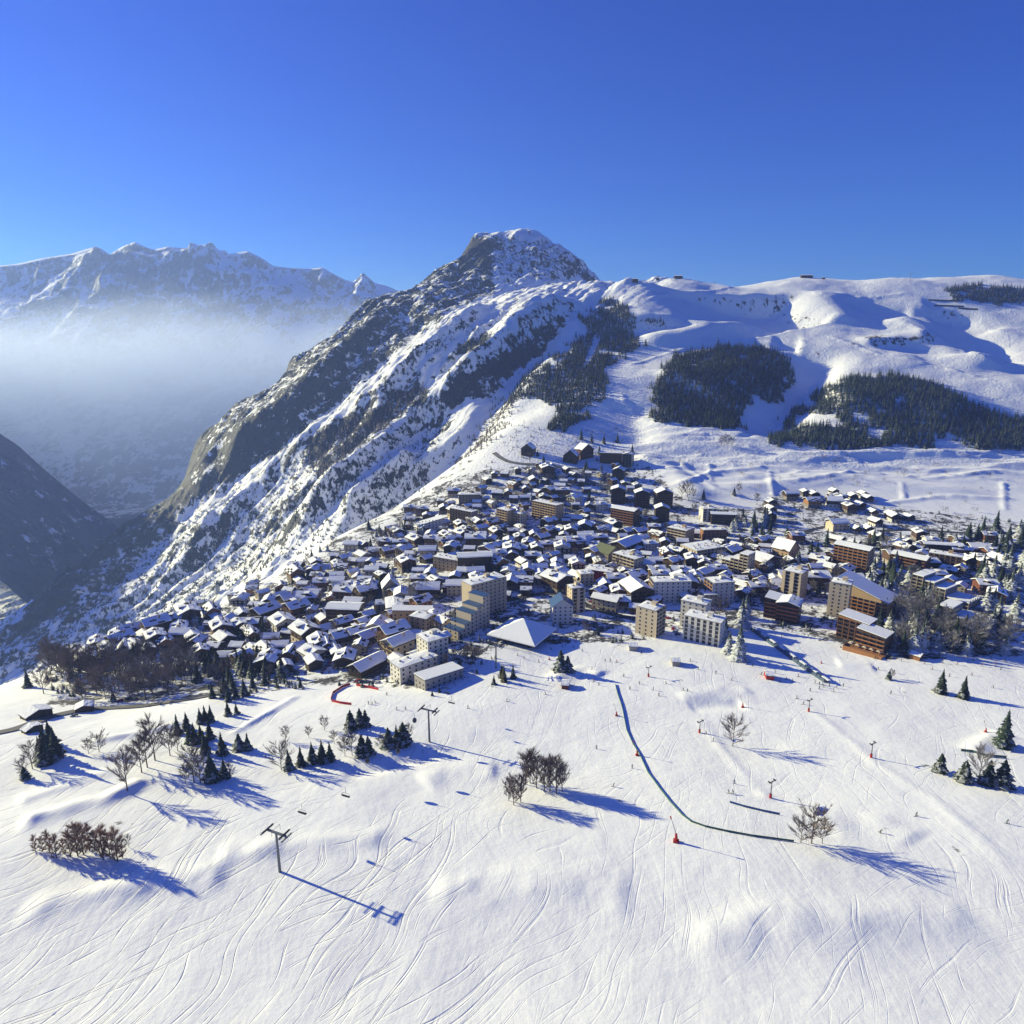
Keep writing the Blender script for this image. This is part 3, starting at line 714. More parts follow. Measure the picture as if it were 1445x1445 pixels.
def snow_slab(w, l, pitch, oh, th, z, seed, bare=0.0):
    """an uneven blanket of snow on a gabled roof"""
    r_ = random.Random(seed); b = MB(); a = math.tan(pitch); n = 5; m_ = 4; hw = w / 2 + oh - 0.1; zr = z + (w / 2) * a
    for s_ in (-1, 1):
        g_ = []
        for i in range(n + 1):
            row = []
            for j in range(m_ + 1):
                u = i / n; x = s_ * hw * u * (1 - (r_.uniform(0, 0.06) if i == n else 0)); y = -l / 2 - oh + 0.12 + (l + 2 * oh - 0.24) * j / m_
                row.append((x, y, zr - hw * u * a + th + 0.42 + r_.uniform(-0.07, 0.1) - (0.12 if i == n else 0)))
            g_.append(row)
        for i in range(n):
            for j in range(m_):
                if r_.random() < bare * (0.5 + i / n): continue
                q = [g_[i][j], g_[i + 1][j], g_[i + 1][j + 1], g_[i][j + 1]]
                b.quad(*(q if s_ > 0 else q[::-1]))
        dn = lambda p: (p[0], p[1], zr - abs(p[0]) * a + th - 0.02)
        for j in range(m_):
            p, q = g_[n][j], g_[n][j + 1]; b.quad(*((dn(p), dn(q), q, p) if s_ > 0 else (p, q, dn(q), dn(p))))
        for jj in (0, m_):
            for i in range(n):
                p, q = g_[i][jj], g_[i + 1][jj]; b.quad(*((dn(p), dn(q), q, p) if (s_ > 0) == (jj == 0) else (p, q, dn(q), dn(p))))
    return b
def gable_body(w, l, z0, z1, pitch):
    b = MB(); zr = z1 + (w / 2) * math.tan(pitch); x = w / 2; y = l / 2
    b.quad((-x, -y, z0), (x, -y, z0), (x, -y, z1), (0, -y, zr), (-x, -y, z1)); b.quad((x, y, z0), (-x, y, z0), (-x, y, z1), (0, y, zr), (x, y, z1))
    b.quad((x, -y, z0), (x, y, z0), (x, y, z1), (x, -y, z1)); b.quad((-x, y, z0), (-x, -y, z0), (-x, -y, z1), (-x, y, z1)); return b
CHV = []
def chalet_protos():
    k = 0
    for (w, l, h, pit, low, upm, bal) in ((10, 12, 6, 24, STONE, TIMBER_D, TIMBER_M), (11, 13, 7, 22, CREAM, TIMBER_M, TIMBER_D), (9, 11, 6, 28, WHITE, TIMBER_D, TIMBER_M), (12, 14, 8.5, 20, STONE, TIMBER_M, TIMBER_D),
                                     (10, 13, 7, 25, CREAM, CREAM, TIMBER_M), (11, 12, 8, 22, TAN, TIMBER_R, TIMBER_D), (10, 11, 6.5, 26, STONE, TIMBER_O, TIMBER_M), (12, 12, 7.5, 21, WHITE, WHITE, TIMBER_D)):
        pr = math.radians(pit); ps = []
        ps.append(('ground_floor', MB().box(-w / 2 - 0.06, w / 2 + 0.06, -l / 2 - 0.06, l / 2 + 0.06, -5, 2.7).mesh('ground_floor', low), None))
        ps.append(('upper_floor', gable_body(w, l, 2.7, h, pr).mesh('upper_floor', upm), None))
        rb, zt = gable_roof(w, l, pr, 1.3, 0.28, h)
        ps.append(('roof', rb.mesh('roof', TIMBER_D), [('snow_cover', snow_slab(w, l, pr, 1.3, 0.28, h, k, (0, 0.12, 0, 0.22, 0, 0.1, 0.3, 0)[k]).mesh('snow_cover', SNOWM), (0, 0, 0)), ('chimney', CHIM, (w * 0.2, l * 0.15, zt - w * 0.2 * math.tan(pr)))]))
        for z in ((2.9,) if h < 7 else (2.9, 5.4)):
            yb = -l / 2; bb = MB().box(-w / 2, w / 2, yb - 1.3, yb - 0.01, z - 0.12, z); bb.box(-w / 2, w / 2, yb - 1.36, yb - 1.28, z, z + 1.0)
            ps.append(('balcony', bb.mesh('balcony', bal), None))
        if k in (1, 3, 5, 7):                       # dormer in the roof
            zd = h + w * 0.25 * math.tan(pr); dm = MB().box(-w * 0.42, -w * 0.12, -1.3, 1.3, zd - 1.5, zd + 1.3).mesh('dormer', upm); ds = MB().box(-w * 0.46, -w * 0.08, -1.6, 1.6, zd + 1.303, zd + 1.75).mesh('snow_cover', SNOWM)
            ps.append(('dormer', dm, [('snow_cover', ds, (0, 0, 0)), ('window', MB().box(-w * 0.42 - 0.06, -w * 0.42 + 0.05, -0.8, 0.8, zd - 0.1, zd + 1.0).mesh('window', GLASS), (0, 0, 0))]))
        wb = MB()
        for z in (0.6, 3.5) + ((6.0,) if h > 7 else ()):
            for x in (-0.32, 0, 0.32):
                if z > 5.5 and abs(x) > 0.2: continue
                wb.box(x * w - 0.75, x * w + 0.75, -l / 2 - 0.12, -l / 2 + 0.2, z, z + 1.5)
            for y in (-0.3, 0, 0.3):
                for s_ in (-1, 1): wb.box(s_ * w / 2 - 0.12, s_ * w / 2 + 0.12, y * l - 0.6, y * l + 0.6, z, z + 1.3)
        ps.append(('windows', wb.mesh('windows', GLASS), None))
        ps.append(('door', MB().box(w * 0.16 - 0.55, w * 0.16 + 0.55, -l / 2 - 0.14, -l / 2 + 0.1, -0.1, 2.1).mesh('door', TIMBER_R), None))
        CHV.append((w, l, h, ps, {STONE: 'stone', CREAM: 'cream', WHITE: 'white', TAN: 'tan', TIMBER_D: 'dark timber', TIMBER_M: 'brown timber', TIMBER_R: 'red-brown timber', TIMBER_O: 'orange timber'}[upm])); k += 1
chalet_protos()
def assemble(r, ps):
    for n_, me, sub in ps:
        o = child(n_, me, r, kind='stuff' if n_ == 'windows' else None)
        for (a, b, c_) in sub or (): child(a, b, o, c_)

def block(label, lm, px, py, w, d, fl, rot, wall, front=None, side='', roof='flat', fh=2.9, bal=None, name='apartment_block', steps=0, baycol=None, nb=None, group=None, left='w', right='w', loc=None, pit=14, over=0.5, snow=True, rmat=None):
    """front: 'b' balcony bands, 'w' windows, 'c' columns between dark bays, None blank.  left/right: 'b','w',None"""
    if lm: LM[lm] = (px, py)
    p = spots([(px, py)])[0] if loc is None else loc
    h = fl * fh; x, y = w / 2, d / 2
    desc = steps < 0; steps = abs(steps); lev = lambda k: fh * max(2, round(fl * ((steps - k) if desc else (k + 1)) / steps))
    r = root(name, label, 'building', (p[0], p[1], p[2]), math.radians(rot), group)
    wb = MB()
    if steps:                                           # storeys that step back along the length
        n_ = steps
        for k in range(n_):
            x0 = -x + w * k / n_; x1 = -x + w * (k + 1) / n_; hh = lev(k)
            wb.box(x0, x1, -y, y, -6, hh)
        wm = wb.mesh('wall', wall)
    elif roof in ('gable', 'gablex'):
        if roof == 'gable': wm = gable_body(w, d, -6, h, math.radians(pit)).mesh('wall', wall)
        else:
            g_ = gable_body(d, w, -6, h, math.radians(pit)); g_.v = [(-b_, a_, c_) for a_, b_, c_ in g_.v]; wm = g_.mesh('wall', wall)
    elif roof == 'mono':
        a = math.tan(math.radians(pit)) * w
        wb.hexa([(-x, -y, -6), (x, -y, -6), (x, y, -6), (-x, y, -6), (-x, -y, h + a), (x, -y, h), (x, y, h), (-x, y, h + a)]); wm = wb.mesh('wall', wall)
    else: wm = wb.box(-x, x, -y, y, -6, h).mesh('wall', wall)
    child('wall', wm, r)
    # roof
    rm = rmat or (CONC if roof == 'flat' or steps else TIMBER_D)
    if steps:
        for k in range(steps):
            x0 = -x + w * k / steps; x1 = -x + w * (k + 1) / steps; hh = lev(k)
            o = child('roof', MB().box(x0 - 0.1, x1 + 0.1, -y - over, y + over, hh + 0.003, hh + 0.3).mesh('roof', rm), r)
            if snow: child('snow_cover', MB().box(x0 + 0.1, x1 - 0.1, -y - over + 0.2, y + over - 0.2, hh + 0.3, hh + 0.8).mesh('snow_cover', SNOWM), o)
    elif roof == 'flat':
        o = child('roof', MB().box(-x - over, x + over, -y - over, y + over, h + 0.003, h + 0.45).mesh('roof', rm), r)
        rr = random.Random(int(px)); sb = MB(); nx_, ny_ = 6, 4; gg = [[(-x - over + 0.3 + (w + 2 * over - 0.6) * i / nx_, -y - over + 0.3 + (d + 2 * over - 0.6) * j / ny_, h + 0.45 + (0.02 if i in (0, nx_) or j in (0, ny_) else rr.uniform(0.3, 0.55))) for j in range(ny_ + 1)] for i in range(nx_ + 1)]
        for i in range(nx_):
            for j in range(ny_): sb.quad(gg[i][j], gg[i + 1][j], gg[i + 1][j + 1], gg[i][j + 1])
        child('snow_cover', sb.mesh('snow_cover', SNOWM), o)
        for k in range(max(2, int(w * d / 70))):
            vx = (k + 0.5) / max(2, int(w * d / 70)) * w - x; child('roof_vent', VENT, o, (vx * 0.9, rr.uniform(-0.3, 0.3) * d, h + 0.4), rr.uniform(0, 0.3))
        if fl >= 5: child('lift_housing', MB().box(-1.8, 1.8, -1.6, 1.6, 0, 2.6).box(-2.0, 2.0, -1.8, 1.8, 2.603, 2.85).mesh('lift_housing', wall), o, (x * 0.25, y * 0.2, h + 0.45))
    elif roof in ('gable', 'gablex'):
        W, L_ = (w, d) if roof == 'gable' else (d, w); pr = math.radians(pit)
        rb, zt = gable_roof(W, L_, pr, 1.2, 0.3, h); sb = snow_slab(W, L_, pr, 1.2, 0.3, h, int(px))
        if roof == 'gablex':
            for b_ in (rb, sb): b_.v = [(-q[1], q[0], q[2]) for q in b_.v]
        o = child('roof', rb.mesh('roof', rm), r)
        if snow: child('snow_cover', sb.mesh('snow_cover', SNOWM), o)
        child('chimney', CHIM, o, (W * 0.2, 0, zt - W * 0.2 * math.tan(pr)) if roof == 'gable' else (0, W * 0.2, zt - W * 0.2 * math.tan(pr)))
    elif roof == 'mono':
        a = math.tan(math.radians(pit)) * w
        o = child('roof', MB().hexa([(-x - over, -y - over, h + a + 0.01), (x + over, -y - over, h + 0.01), (x + over, y + over, h + 0.01), (-x - over, y + over, h + a + 0.01), (-x - over, -y - over, h + a + 0.35), (x + over, -y - over, h + 0.35), (x + over, y + over, h + 0.35), (-x - over, y + over, h + a + 0.35)]).mesh('roof', rm), r)
        if snow: child('snow_cover', MB().hexa([(-x - over + 0.2, -y - over + 0.2, h + a + 0.35), (x + over - 0.2, -y - over + 0.2, h + 0.35), (x + over - 0.2, y + over - 0.2, h + 0.35), (-x - over + 0.2, y + over - 0.2, h + a + 0.35), (-x - over + 0.2, -y - over + 0.2, h + a + 0.8), (x + over - 0.2, -y - over + 0.2, h + 0.75), (x + over - 0.2, y + over - 0.2, h + 0.75), (-x - over + 0.2, y + over - 0.2, h + a + 0.8)]).mesh('snow_cover', SNOWM), o)
    # facades
    def facade(width, depth, mode, rz):
        if not mode: return
        n_ = max(2, int(round(width / 4.2))) if not (nb and rz == 0) else nb
        bw = width / n_; m_ = bal or TIMBER_M
        hf = (lambda u: lev(min(steps - 1, int(u * steps)))) if (steps and rz == 0) else (lambda u: h)
        f = MB(); cw = math.cos(rz); sw = math.sin(rz)
        tr = lambda b_: setattr(b_, 'v', [(a_ * cw - b2 * sw, a_ * sw + b2 * cw, c_) for a_, b2, c_ in b_.v]) or b_
        yf = -depth / 2
        if mode == 'b':
            bm_ = tr(MB().box(-width / 2 + 0.15, width / 2 - 0.15, yf - 1.25, yf - 0.01, -0.14, 0.0).box(-width / 2 + 0.15, width / 2 - 0.15, yf - 1.31, yf - 1.23, 0, 0.95)).mesh('balcony', m_) if not steps or rz else None
            for k in range(fl):
                if bm_: child('balcony', bm_, r, (0, 0, 0.3 + k * fh))
                elif steps:
                    us = [j / steps for j in range(steps) if hf((j + 0.5) / steps) > (k + 0.5) * fh]
                    if us:
                        x0 = -width / 2 + us[0] * width + 0.2; x1 = -width / 2 + (us[-1] + 1 / steps) * width - 0.2
                        child('balcony', MB().box(x0, x1, yf - 0.9, yf - 0.01, -0.14, 0).box(x0, x1, yf - 0.96, yf - 0.88, 0, 0.8).mesh('balcony', m_), r, (0, 0, 0.3 + k * fh))
            pm = MB()
            for j in range(n_ + 1): xx = -width / 2 + bw * j; pm.box(max(xx - 0.12, -width / 2), min(xx + 0.12, width / 2), yf - 1.2, yf - 0.005, -1, hf(min(0.999, max(0, j - 0.5) / n_)) - 0.1)
            child('partition', tr(pm).mesh('partition', baycol or wall), r)
        if mode == 'c':
            for j in range(n_ + 1):
                xx = -width / 2 + bw * j; child('column', tr(MB().box(max(xx - bw * 0.22, -width / 2), min(xx + bw * 0.22, width / 2), yf - 0.9, yf - 0.005, -2, h - 0.1)).mesh('column', wall), r)
        wm_ = tr(MB().box(-bw * 0.36, bw * 0.36, -0.05, 0.2, 0, fh * 0.74)).mesh('window', DARK if mode != 'w' else GLASS) if mode in 'bc' else tr(MB().box(-0.6, 0.6, -0.05, 0.2, 0, 1.3)).mesh('window', GLASS)
        for k in range(fl):
            for j in range(n_):
                u = (j + 0.5) / n_
                if hf(u) < (k + 0.8) * fh: continue
                lx, ly = -width / 2 + bw * (j + 0.5), yf
                child('window', wm_, r, (lx * cw - ly * sw, lx * sw + ly * cw, 0.45 + k * fh + (0.3 if mode == 'w' else 0)))
    facade(w, d, front, 0); facade(d, w, left, -math.pi / 2); facade(d, w, right, math.pi / 2)
    return r
B = block
B('tall cream tower block with stacked brown balconies on its left side', 'tall cream tower block', 1183, 866, 13, 12, 9, -34, CREAM, 'w', left='b', right='w')
B('broad tan apartment wing under one huge sloping snow roof', 'wing with the huge sloping roof', 1221, 858, 38, 24, 4, -46, TAN, 'b', roof='mono', pit=17, bal=TIMBER_O, left=None)
B('red-brown balconied block with two cream end pillars', 'red-brown balconied block', 1120, 842, 14, 16, 8, -42, CREAM, 'c', bal=TIMBER_R, left='b', nb=2)
B('orange timber hotel with stepped balconies beside the piste', 'orange timber hotel', 1207, 900, 20, 14, 5, -48, TIMBER_O, 'b', roof='mono', pit=5)
hotel = B('lower timber hotel wing with a glazed terrace facing the piste', None, 1232, 914, 18, 14, 4, -48, TIMBER_M, 'b', roof='mono', pit=5, bal=TIMBER_O)
B('dark red timber chalet block nearest the conveyor top', 'dark red chalet block', 1112, 874, 15, 16, 5, -32, TIMBER_D, 'b', roof='gable', bal=TIMBER_R)
B('dark timber chalet block with a flat snowy roof above the conveyor', None, 1092, 868, 12, 16, 5, -32, TIMBER_D, 'b', roof='mono', pit=6, bal=TIMBER_R)
B('large orange apartment house with rows of sunlit balconies', 'large orange apartment house', 1202, 804, 30, 15, 8, -48, TAN, 'b', roof='gablex', bal=TIMBER_O)
B('cream pyramid-shaped block stepping up to a dark right end', 'stepped cream pyramid block', 1034, 806, 34, 13, 7, -46, CREAM, 'b', steps=4, bal=CREAM)
B('wide cream building under a broad bluish snow roof', 'wide cream building', 990, 786, 34, 24, 4, 24, CREAM, 'b', bal=GREYR)
B('long white block with six rows of small windows', 'long white block', 945, 846, 30, 13, 6, 4, WHITE, 'w', left='b', bal=TAN)
B('seven storey cream tower standing at the piste edge', 'cream tower at the piste edge', 917, 893, 14, 13, 7, -40, CREAM, 'w', left='b', right='b', bal=GREYR)
B('white block with tall columns and dark bays at the snow front', 'white columned block', 993, 903, 25, 13, 6, -34, WHITE, 'c', nb=6)
B('white flat roofed block rising behind the columned block', None, 980, 884, 18, 12, 7, -34, WHITE, 'w')
B('white block with orange balconies on its sunlit left side', None, 1014, 847, 18, 14, 6, 12, WHITE, 'w', left='b', bal=TIMBER_O)
B('low cream annex in front of the orange balconies', None, 999, 851, 11, 10, 3, 8, CREAM, 'w')
B('tall slab block with a long cream facade and snowy flat roof', 'tall cream slab block', 683, 862, 32, 13, 9, 38, CREAM, 'w', left=None, right='b', bal=TIMBER_D)
B('cream block stepping down towards the hall with blue sheet roofs', 'stepped block with blue roofs', 659, 888, 34, 14, 8, 52, CREAM, 'w', steps=5, rmat=BLUE, snow=False)
B('white house with a blue sheet roof above the piste', 'white house with the blue roof', 792, 876, 15, 13, 5, 5, WHITE, 'w', roof='gable', pit=35, rmat=BLUE, snow=False)
B('narrow tower with a dark timber face and cream side', 'narrow dark and cream tower', 812, 862, 11, 9, 7, 18, CREAM, 'c', nb=2)
B('long low tan building with a bright sloping roof', 'long low tan building', 583, 876, 30, 10, 3, 8, TAN, 'w', roof='mono', pit=4)
B('square ochre house at the end of the long low building', None, 596, 889, 14, 11, 4, -25, TAN, 'w', right='w')
B('long white building with roof vents near the piste', 'long white building', 585, 954, 27, 12, 4, 40, WHITE, 'w', left='w')
B('taller white block with a cluttered flat roof', None, 611, 932, 15, 15, 6, 36, WHITE, 'w')
B('low white annex with a smooth roof in shade', None, 620, 962, 28, 11, 2, 42, GREYR, 'w', roof='mono', pit=4)
B('long barn-like timber building with a steep gabled roof', 'long timber barn', 520, 946, 12, 23, 2, -36, TIMBER_D, 'w', roof='gable', pit=28)
B('long tan apartment block with seven balcony rows', 'long tan apartment block', 773, 732, 37, 14, 7, -44, TAN, 'b', bal=TAN, right='w')
B('long brown apartment block at the village rim', 'long brown apartment block', 655, 735, 34, 12, 5, -38, STONE, 'b')
B('tan tower with a brown top half and balconies', 'tan and brown tower', 715, 742, 17, 14, 7, -44, TAN, 'b', bal=TAN)
B('small cream tower beside the tan and brown tower', None, 734, 744, 11, 11, 6, -44, CREAM, 'b', bal=TAN)
B('steep gabled brown hotel highest on the left', 'highest gabled hotel', 746, 640, 18, 18, 3, -18, TIMBER_M, 'b', roof='gable', pit=38)
B('big steep roofed chalet hotel with a pale arched gable', 'big steep roofed hotel', 806, 650, 20, 20, 3, -16, TIMBER_M, 'b', roof='gable', pit=40)
B('steep timber wing leaning against the big steep roofed hotel', None, 824, 644, 22, 18, 4, 30, TIMBER_R, 'w', roof='gable', pit=35)
B('dark balconied complex below the upper trees', 'dark balconied complex', 862, 652, 32, 14, 5, -10, TIMBER_D, 'b', roof='gablex')
B('pale and dark tower house at the edge of the blue slope', None, 886, 657, 14, 13, 6, -25, GREYR, 'b', roof='gable', bal=TIMBER_D)
B('dark gabled house with a tall white side strip', None, 873, 674, 16, 15, 4, -20, TIMBER_D, 'w', roof='gable', pit=25)
B('dark tower chalet with white panel, leftmost of three', 'three dark tower chalets', 872, 708, 18, 16, 6, -8, TIMBER_D, 'b', roof='gable', pit=20)
B('dark tower chalet with white panel, middle of three', None, 905, 713, 18, 15, 6, -4, TIMBER_D, 'b', roof='gable', pit=22)
B('dark tower chalet with white panel, rightmost of three', None, 935, 716, 20, 16, 7, 2, TIMBER_D, 'b', roof='gable', pit=22)
B('brown apartment house with sunlit orange balconies', 'brown house with orange balconies', 882, 738, 30, 14, 6, -40, TIMBER_M, 'b', roof='gablex', bal=TIMBER_O)
B('narrow dark tower beside the brown apartment house', None, 933, 736, 16, 14, 6, -6, TIMBER_D, 'b', roof='gable', pit=22)
B('tan block with stacked terraces and two flat roofs', 'tan terraced block', 960, 763, 22, 18, 5, -44, TAN, 'b', bal=CREAM)
B('white and dark block below the blue slope', 'white and dark block', 998, 733, 17, 13, 5, 4, WHITE, 'c', nb=3)
B('long dark block trailing down beside the white and dark block', None, 1020, 738, 28, 11, 4, -10, TIMBER_D, 'b', roof='gablex')
B('brown and tan house in front of the dark hedge', None, 1006, 761, 26, 10, 4, 4, TIMBER_O, 'w')
B('stepped balcony complex with five snowy roof strips', 'stepped balcony complex', 1332, 846, 44, 20, 6, -56, STONE, 'b', steps=-5, baycol=CREAM, bal=STONE)
B('smaller stepped balcony block with a white end wall', 'smaller stepped balcony block', 1357, 890, 28, 18, 6, -52, STONE, 'b', steps=-3, baycol=CREAM, bal=STONE)
B('orange-red apartment house with a snowy gabled roof', 'orange-red apartment house', 1283, 805, 28, 15, 5, -48, TIMBER_R, 'b', roof='gablex', bal=TIMBER_O)
B('tan apartment block with wooden balconies near the road', 'tan roadside block', 1332, 802, 26, 13, 5, -38, TAN, 'b')
B('yellow apartment block with long cream balcony bands', 'yellow apartment block', 886, 804, 26, 13, 5, -50, CREAM, 'b', bal=CREAM)
B('building with an olive green sheet roof', 'green roofed building', 857, 788, 17, 20, 3, 35, STONE, 'w', roof='gable', pit=32, rmat=GREEN, snow=False)
B('low house with a red wall under a flat snowy roof', 'house with the red wall', 846, 816, 24, 12, 3, -25, RED, 'w')
B('small cream house with a bright flat roof', None, 825, 825, 12, 11, 4, 14, CREAM, 'w')
B('large gabled brown hotel with a dark front', 'large gabled brown hotel', 897, 846, 20, 24, 4, 14, TIMBER_M, 'b', roof='gable', pit=22)
B('cream house with two dormer gables along the road', 'cream dormer house', 855, 858, 20, 10, 3, -30, CREAM, 'w', roof='gablex', pit=24)
B('long white building with a roof that climbs at the rim', 'white building at the rim', 606, 748, 34, 14, 5, 26, WHITE, 'w', roof='mono', pit=-10)
B('long tan building with a bright flat roof in mid village', 'long tan building in mid village', 634, 803, 27, 12, 4, -28, TAN, 'w')
B('broad dark building with a cream left end', 'broad dark building', 670, 804, 30, 15, 5, 8, TIMBER_D, 'w', roof='gablex', left='c')
B('tall steep A-frame house beside the dark lane', 'tall A-frame house', 551, 838, 13, 14, 3, 14, STONE, 'w', roof='gable', pit=48)
B('row of low flat roofed houses beneath the A-frame', None, 557, 860, 13, 22, 2, 12, STONE, 'w', roof='gable', pit=8)
B('broad hotel chalet with a carved front and car park', 'broad hotel chalet', 488, 874, 26, 15, 4, -5, TIMBER_M, 'b', roof='gablex')
B('wide house under a smooth blue-shaded roof', 'wide blue-shaded house', 655, 836, 28, 14, 3, 3, GREYR, 'w', roof='gablex', pit=20)
B('long dark apartment row below the upper road', 'long dark apartment row', 1327, 783, 34, 10, 4, -13, TIMBER_D, 'b', roof='gablex')
B('dark flat roofed block on the rim', 'dark flat roofed block', 663, 712, 28, 14, 5, 4, STONE, 'w')
B('big hall under a wide gabled roof behind the green roof', None, 884, 776, 20, 34, 3, -42, TIMBER_D, 'w', roof='gable', pit=20)
B('tall house with one bright slab of a roof', 'house with the bright slab roof', 1107, 788, 17, 18, 4, 36, TAN, 'w', roof='gable', pit=42)
B('broad brown house with a low bright roof', None, 1078, 800, 24, 18, 3, 32, TIMBER_M, 'w', roof='gable', pit=20)

FILL = [(110, 925), (300, 872), (420, 815), (520, 765), (600, 715), (680, 690), (705, 655), (760, 632), (890, 655), (905, 690), (880, 715), (960, 745), (1060, 760), (1130, 800), (1230, 760), (1421, 760), (1421, 850), (1390, 850), (1300, 815), (1250, 830), (1160, 840), (1060, 845), (900, 865), (780, 830), (640, 870), (600, 960), (470, 960), (300, 930), (180, 925)]
# hall with a wide pyramid roof
LM['pyramid roofed hall'] = (737, 896)
p = spots([(737, 900)])[0]
hall = root('ski_hall', 'large hall with a wide snow covered pyramid roof at the lift', 'hall', p, math.radians(-30))
child('wall', MB().box(-13, 13, -12, 12, -6, 4.5).mesh('wall', TIMBER_D), hall)
child('window', MB().box(-9, 9, -12.1, -11.9, 0.6, 3.8).mesh('window', GLASS), hall); child('window', MB().box(-13.1, -12.9, -8, 8, 0.6, 3.8).mesh('window', GLASS), hall)
rb = MB(); A_ = [(-19, -17, 4.2), (19, -17, 4.2), (19, 17, 4.2), (-19, 17, 4.2)]; T_ = (0, 2, 13)
for k in range(4): rb.quad(A_[k], A_[(k + 1) % 4], T_)
rb.quad(*A_[::-1]); o = child('roof', rb.mesh('roof', TIMBER_D), hall)
sb = MB(); A2 = [(-18.7, -16.7, 4.3), (18.7, -16.7, 4.3), (18.7, 16.7, 4.3), (-18.7, 16.7, 4.3)]; A3 = [(x * .99, y * .99, 5.0) for x, y, z in A2]; T3 = (0, 2, 13.7)
for k in range(4): sb.quad(A2[k], A2[(k + 1) % 4], A3[(k + 1) % 4], A3[k]); sb.quad(A3[k], A3[(k + 1) % 4], T3)
child('snow_cover', sb.mesh('snow_cover', SNOWM), o)
# terrace of the lower timber hotel wing
child('terrace', MB().box(-13, 11, -17, -7.2, -6, 1.6).box(-13.1, 11.1, -17.1, -16.9, 1.6, 2.7).box(-13.1, -12.9, -17, -7.2, 1.6, 2.7).mesh('terrace', TIMBER_O), hotel)
for k in range(5): child('parasol', MB().bar((0, 0, 0), (0, 0, 2.4), 0.05).quad((-1.5, -1.5, 2.2), (1.5, -1.5, 2.2), (0, 0, 2.9)).quad((1.5, -1.5, 2.2), (1.5, 1.5, 2.2), (0, 0, 2.9)).quad((1.5, 1.5, 2.2), (-1.5, 1.5, 2.2), (0, 0, 2.9)).quad((-1.5, 1.5, 2.2), (-1.5, -1.5, 2.2), (0, 0, 2.9)).mesh('parasol', CREAM), hotel, (-10 + k * 4.4, -12, 1.6))

# chalets:  x,y in photo pixels, l = bright left slope, b = bluish right slope, f = gable to the front, s = ridge across;  L large, S small
CH = """109 934 l;123 937 l;138 919 l;153 924 l;177 921 l;191 920 l;166 906 l;152 901 b;221 910 l;234 914 l;236 877 bL;221 894 bL;254 895 l;257 902 s;272 905 l;267 877 lL;171 914 b;133 911 l;120 920 l;205 905 l;185 899 b;246 883 s;
271 878 l;300 873 lL;286 853 b;328 842 s;340 852 f;357 828 bS;357 838 s;380 853 f;418 818 lL;397 833 l;419 805 s;445 799 l;450 819 s;409 853 bL;419 869 bL;375 874 bL;342 873 l;338 890 l;354 887 s;313 897 lL;317 910 l;357 903 l;278 913 f;284 928 l;400 890 lL;432 904 lL;397 919 s;375 925 l;412 932 f;441 931 l;452 920 lL;379 944 f;436 838 b;456 829 s;
487 793 b;482 808 s;477 818 s;516 826 s;523 834 f;477 828 s;494 833 s;454 830 s;516 844 b;488 846 s;500 857 s;594 858 bL;526 812 s;574 803 l;607 816 f;592 823 s;504 901 b;484 908 b;520 906 b;462 921 l;553 898 s;555 907 bL;563 919 bL;444 812 f;515 798 s;540 806 s;470 850 f;466 868 b;
512 773 l;545 772 s;565 772 s;587 769 lL;609 768 s;548 784 b;570 783 b;596 725 s;578 738 s;595 752 l;607 759 f;630 763 l;630 773 b;637 780 f;578 722 s;560 758 l;531 784 s;497 775 s;
702 804 lL;671 814 s;657 814 s;721 789 f;738 799 l;745 811 f;717 813 f;721 829 f;729 820 b;785 800 f;814 803 f;740 828 s;790 817 b;814 822 l;762 808 s;690 784 b;703 789 s;
772 670 fL;753 684 fL;790 691 s;775 698 b;767 706 f;717 701 f;702 701 s;679 694 b;740 707 s;641 699 s;674 743 l;650 746 l;652 760 l;638 768 b;671 771 sL;693 767 f;735 749 l;733 764 f;718 770 f;774 745 b;774 756 b;765 764 b;772 774 s;805 757 f;811 775 sL;814 738 s;722 785 fL;641 778 f;793 781 f;757 782 f;745 774 f;700 757 l;686 779 b;706 775 b;752 791 s;735 780 s;
847 719 s;832 719 f;825 750 fL;825 763 s;806 753 b;866 746 l;886 755 b;866 755 l;902 755 b;922 749 s;891 792 b;817 775 b;839 786 b;927 761 l;940 788 f;954 785 l;845 765 s;836 776 s;850 754 s;905 766 b;915 775 s;
812 801 f;846 800 f;842 811 s;873 844 f;895 823 b;925 814 s;949 801 b;976 798 f;992 801 l;992 816 b;980 822 f;930 821 s;853 832 f;875 856 s;925 797 s;960 814 s;910 804 s;868 824 s;
1062 769 b;1075 770 b;1087 734 f;1087 723 f;1087 714 f;1121 764 s;1061 780 l;992 802 f;1060 820 b;1045 833 l;1066 838 s;1040 778 l;
1115 703 sL;1136 698 f;1148 702 f;1145 714 sL;1176 698 f;1176 706 s;1184 708 f;1176 715 sL;1195 714 f;1197 721 f;1203 705 f;1217 701 f;1223 707 f;1212 717 f;1231 727 f;1235 741 f;1180 747 sL;1207 751 f;1224 751 f;1180 767 l;1258 732 f;1251 776 s;1156 800 l;1150 808 s;1166 808 l;1191 811 b;1122 765 s;1152 792 s;1175 790 b;1238 765 f;
1261 735 f;1281 734 f;1297 761 f;1350 785 s;1378 781 sL;1395 786 s;1365 797 f;1383 801 f;1409 797 fL;1413 773 s;1393 764 s;1307 804 s;1274 780 l;1350 768 s;1318 818 s;1400 812 f;1388 836 s;1405 848 b;1260 793 s;1312 770 s;1340 812 l"""
ch = [c.split() for c in CH.replace('\n', '').split(';') if c.strip()]
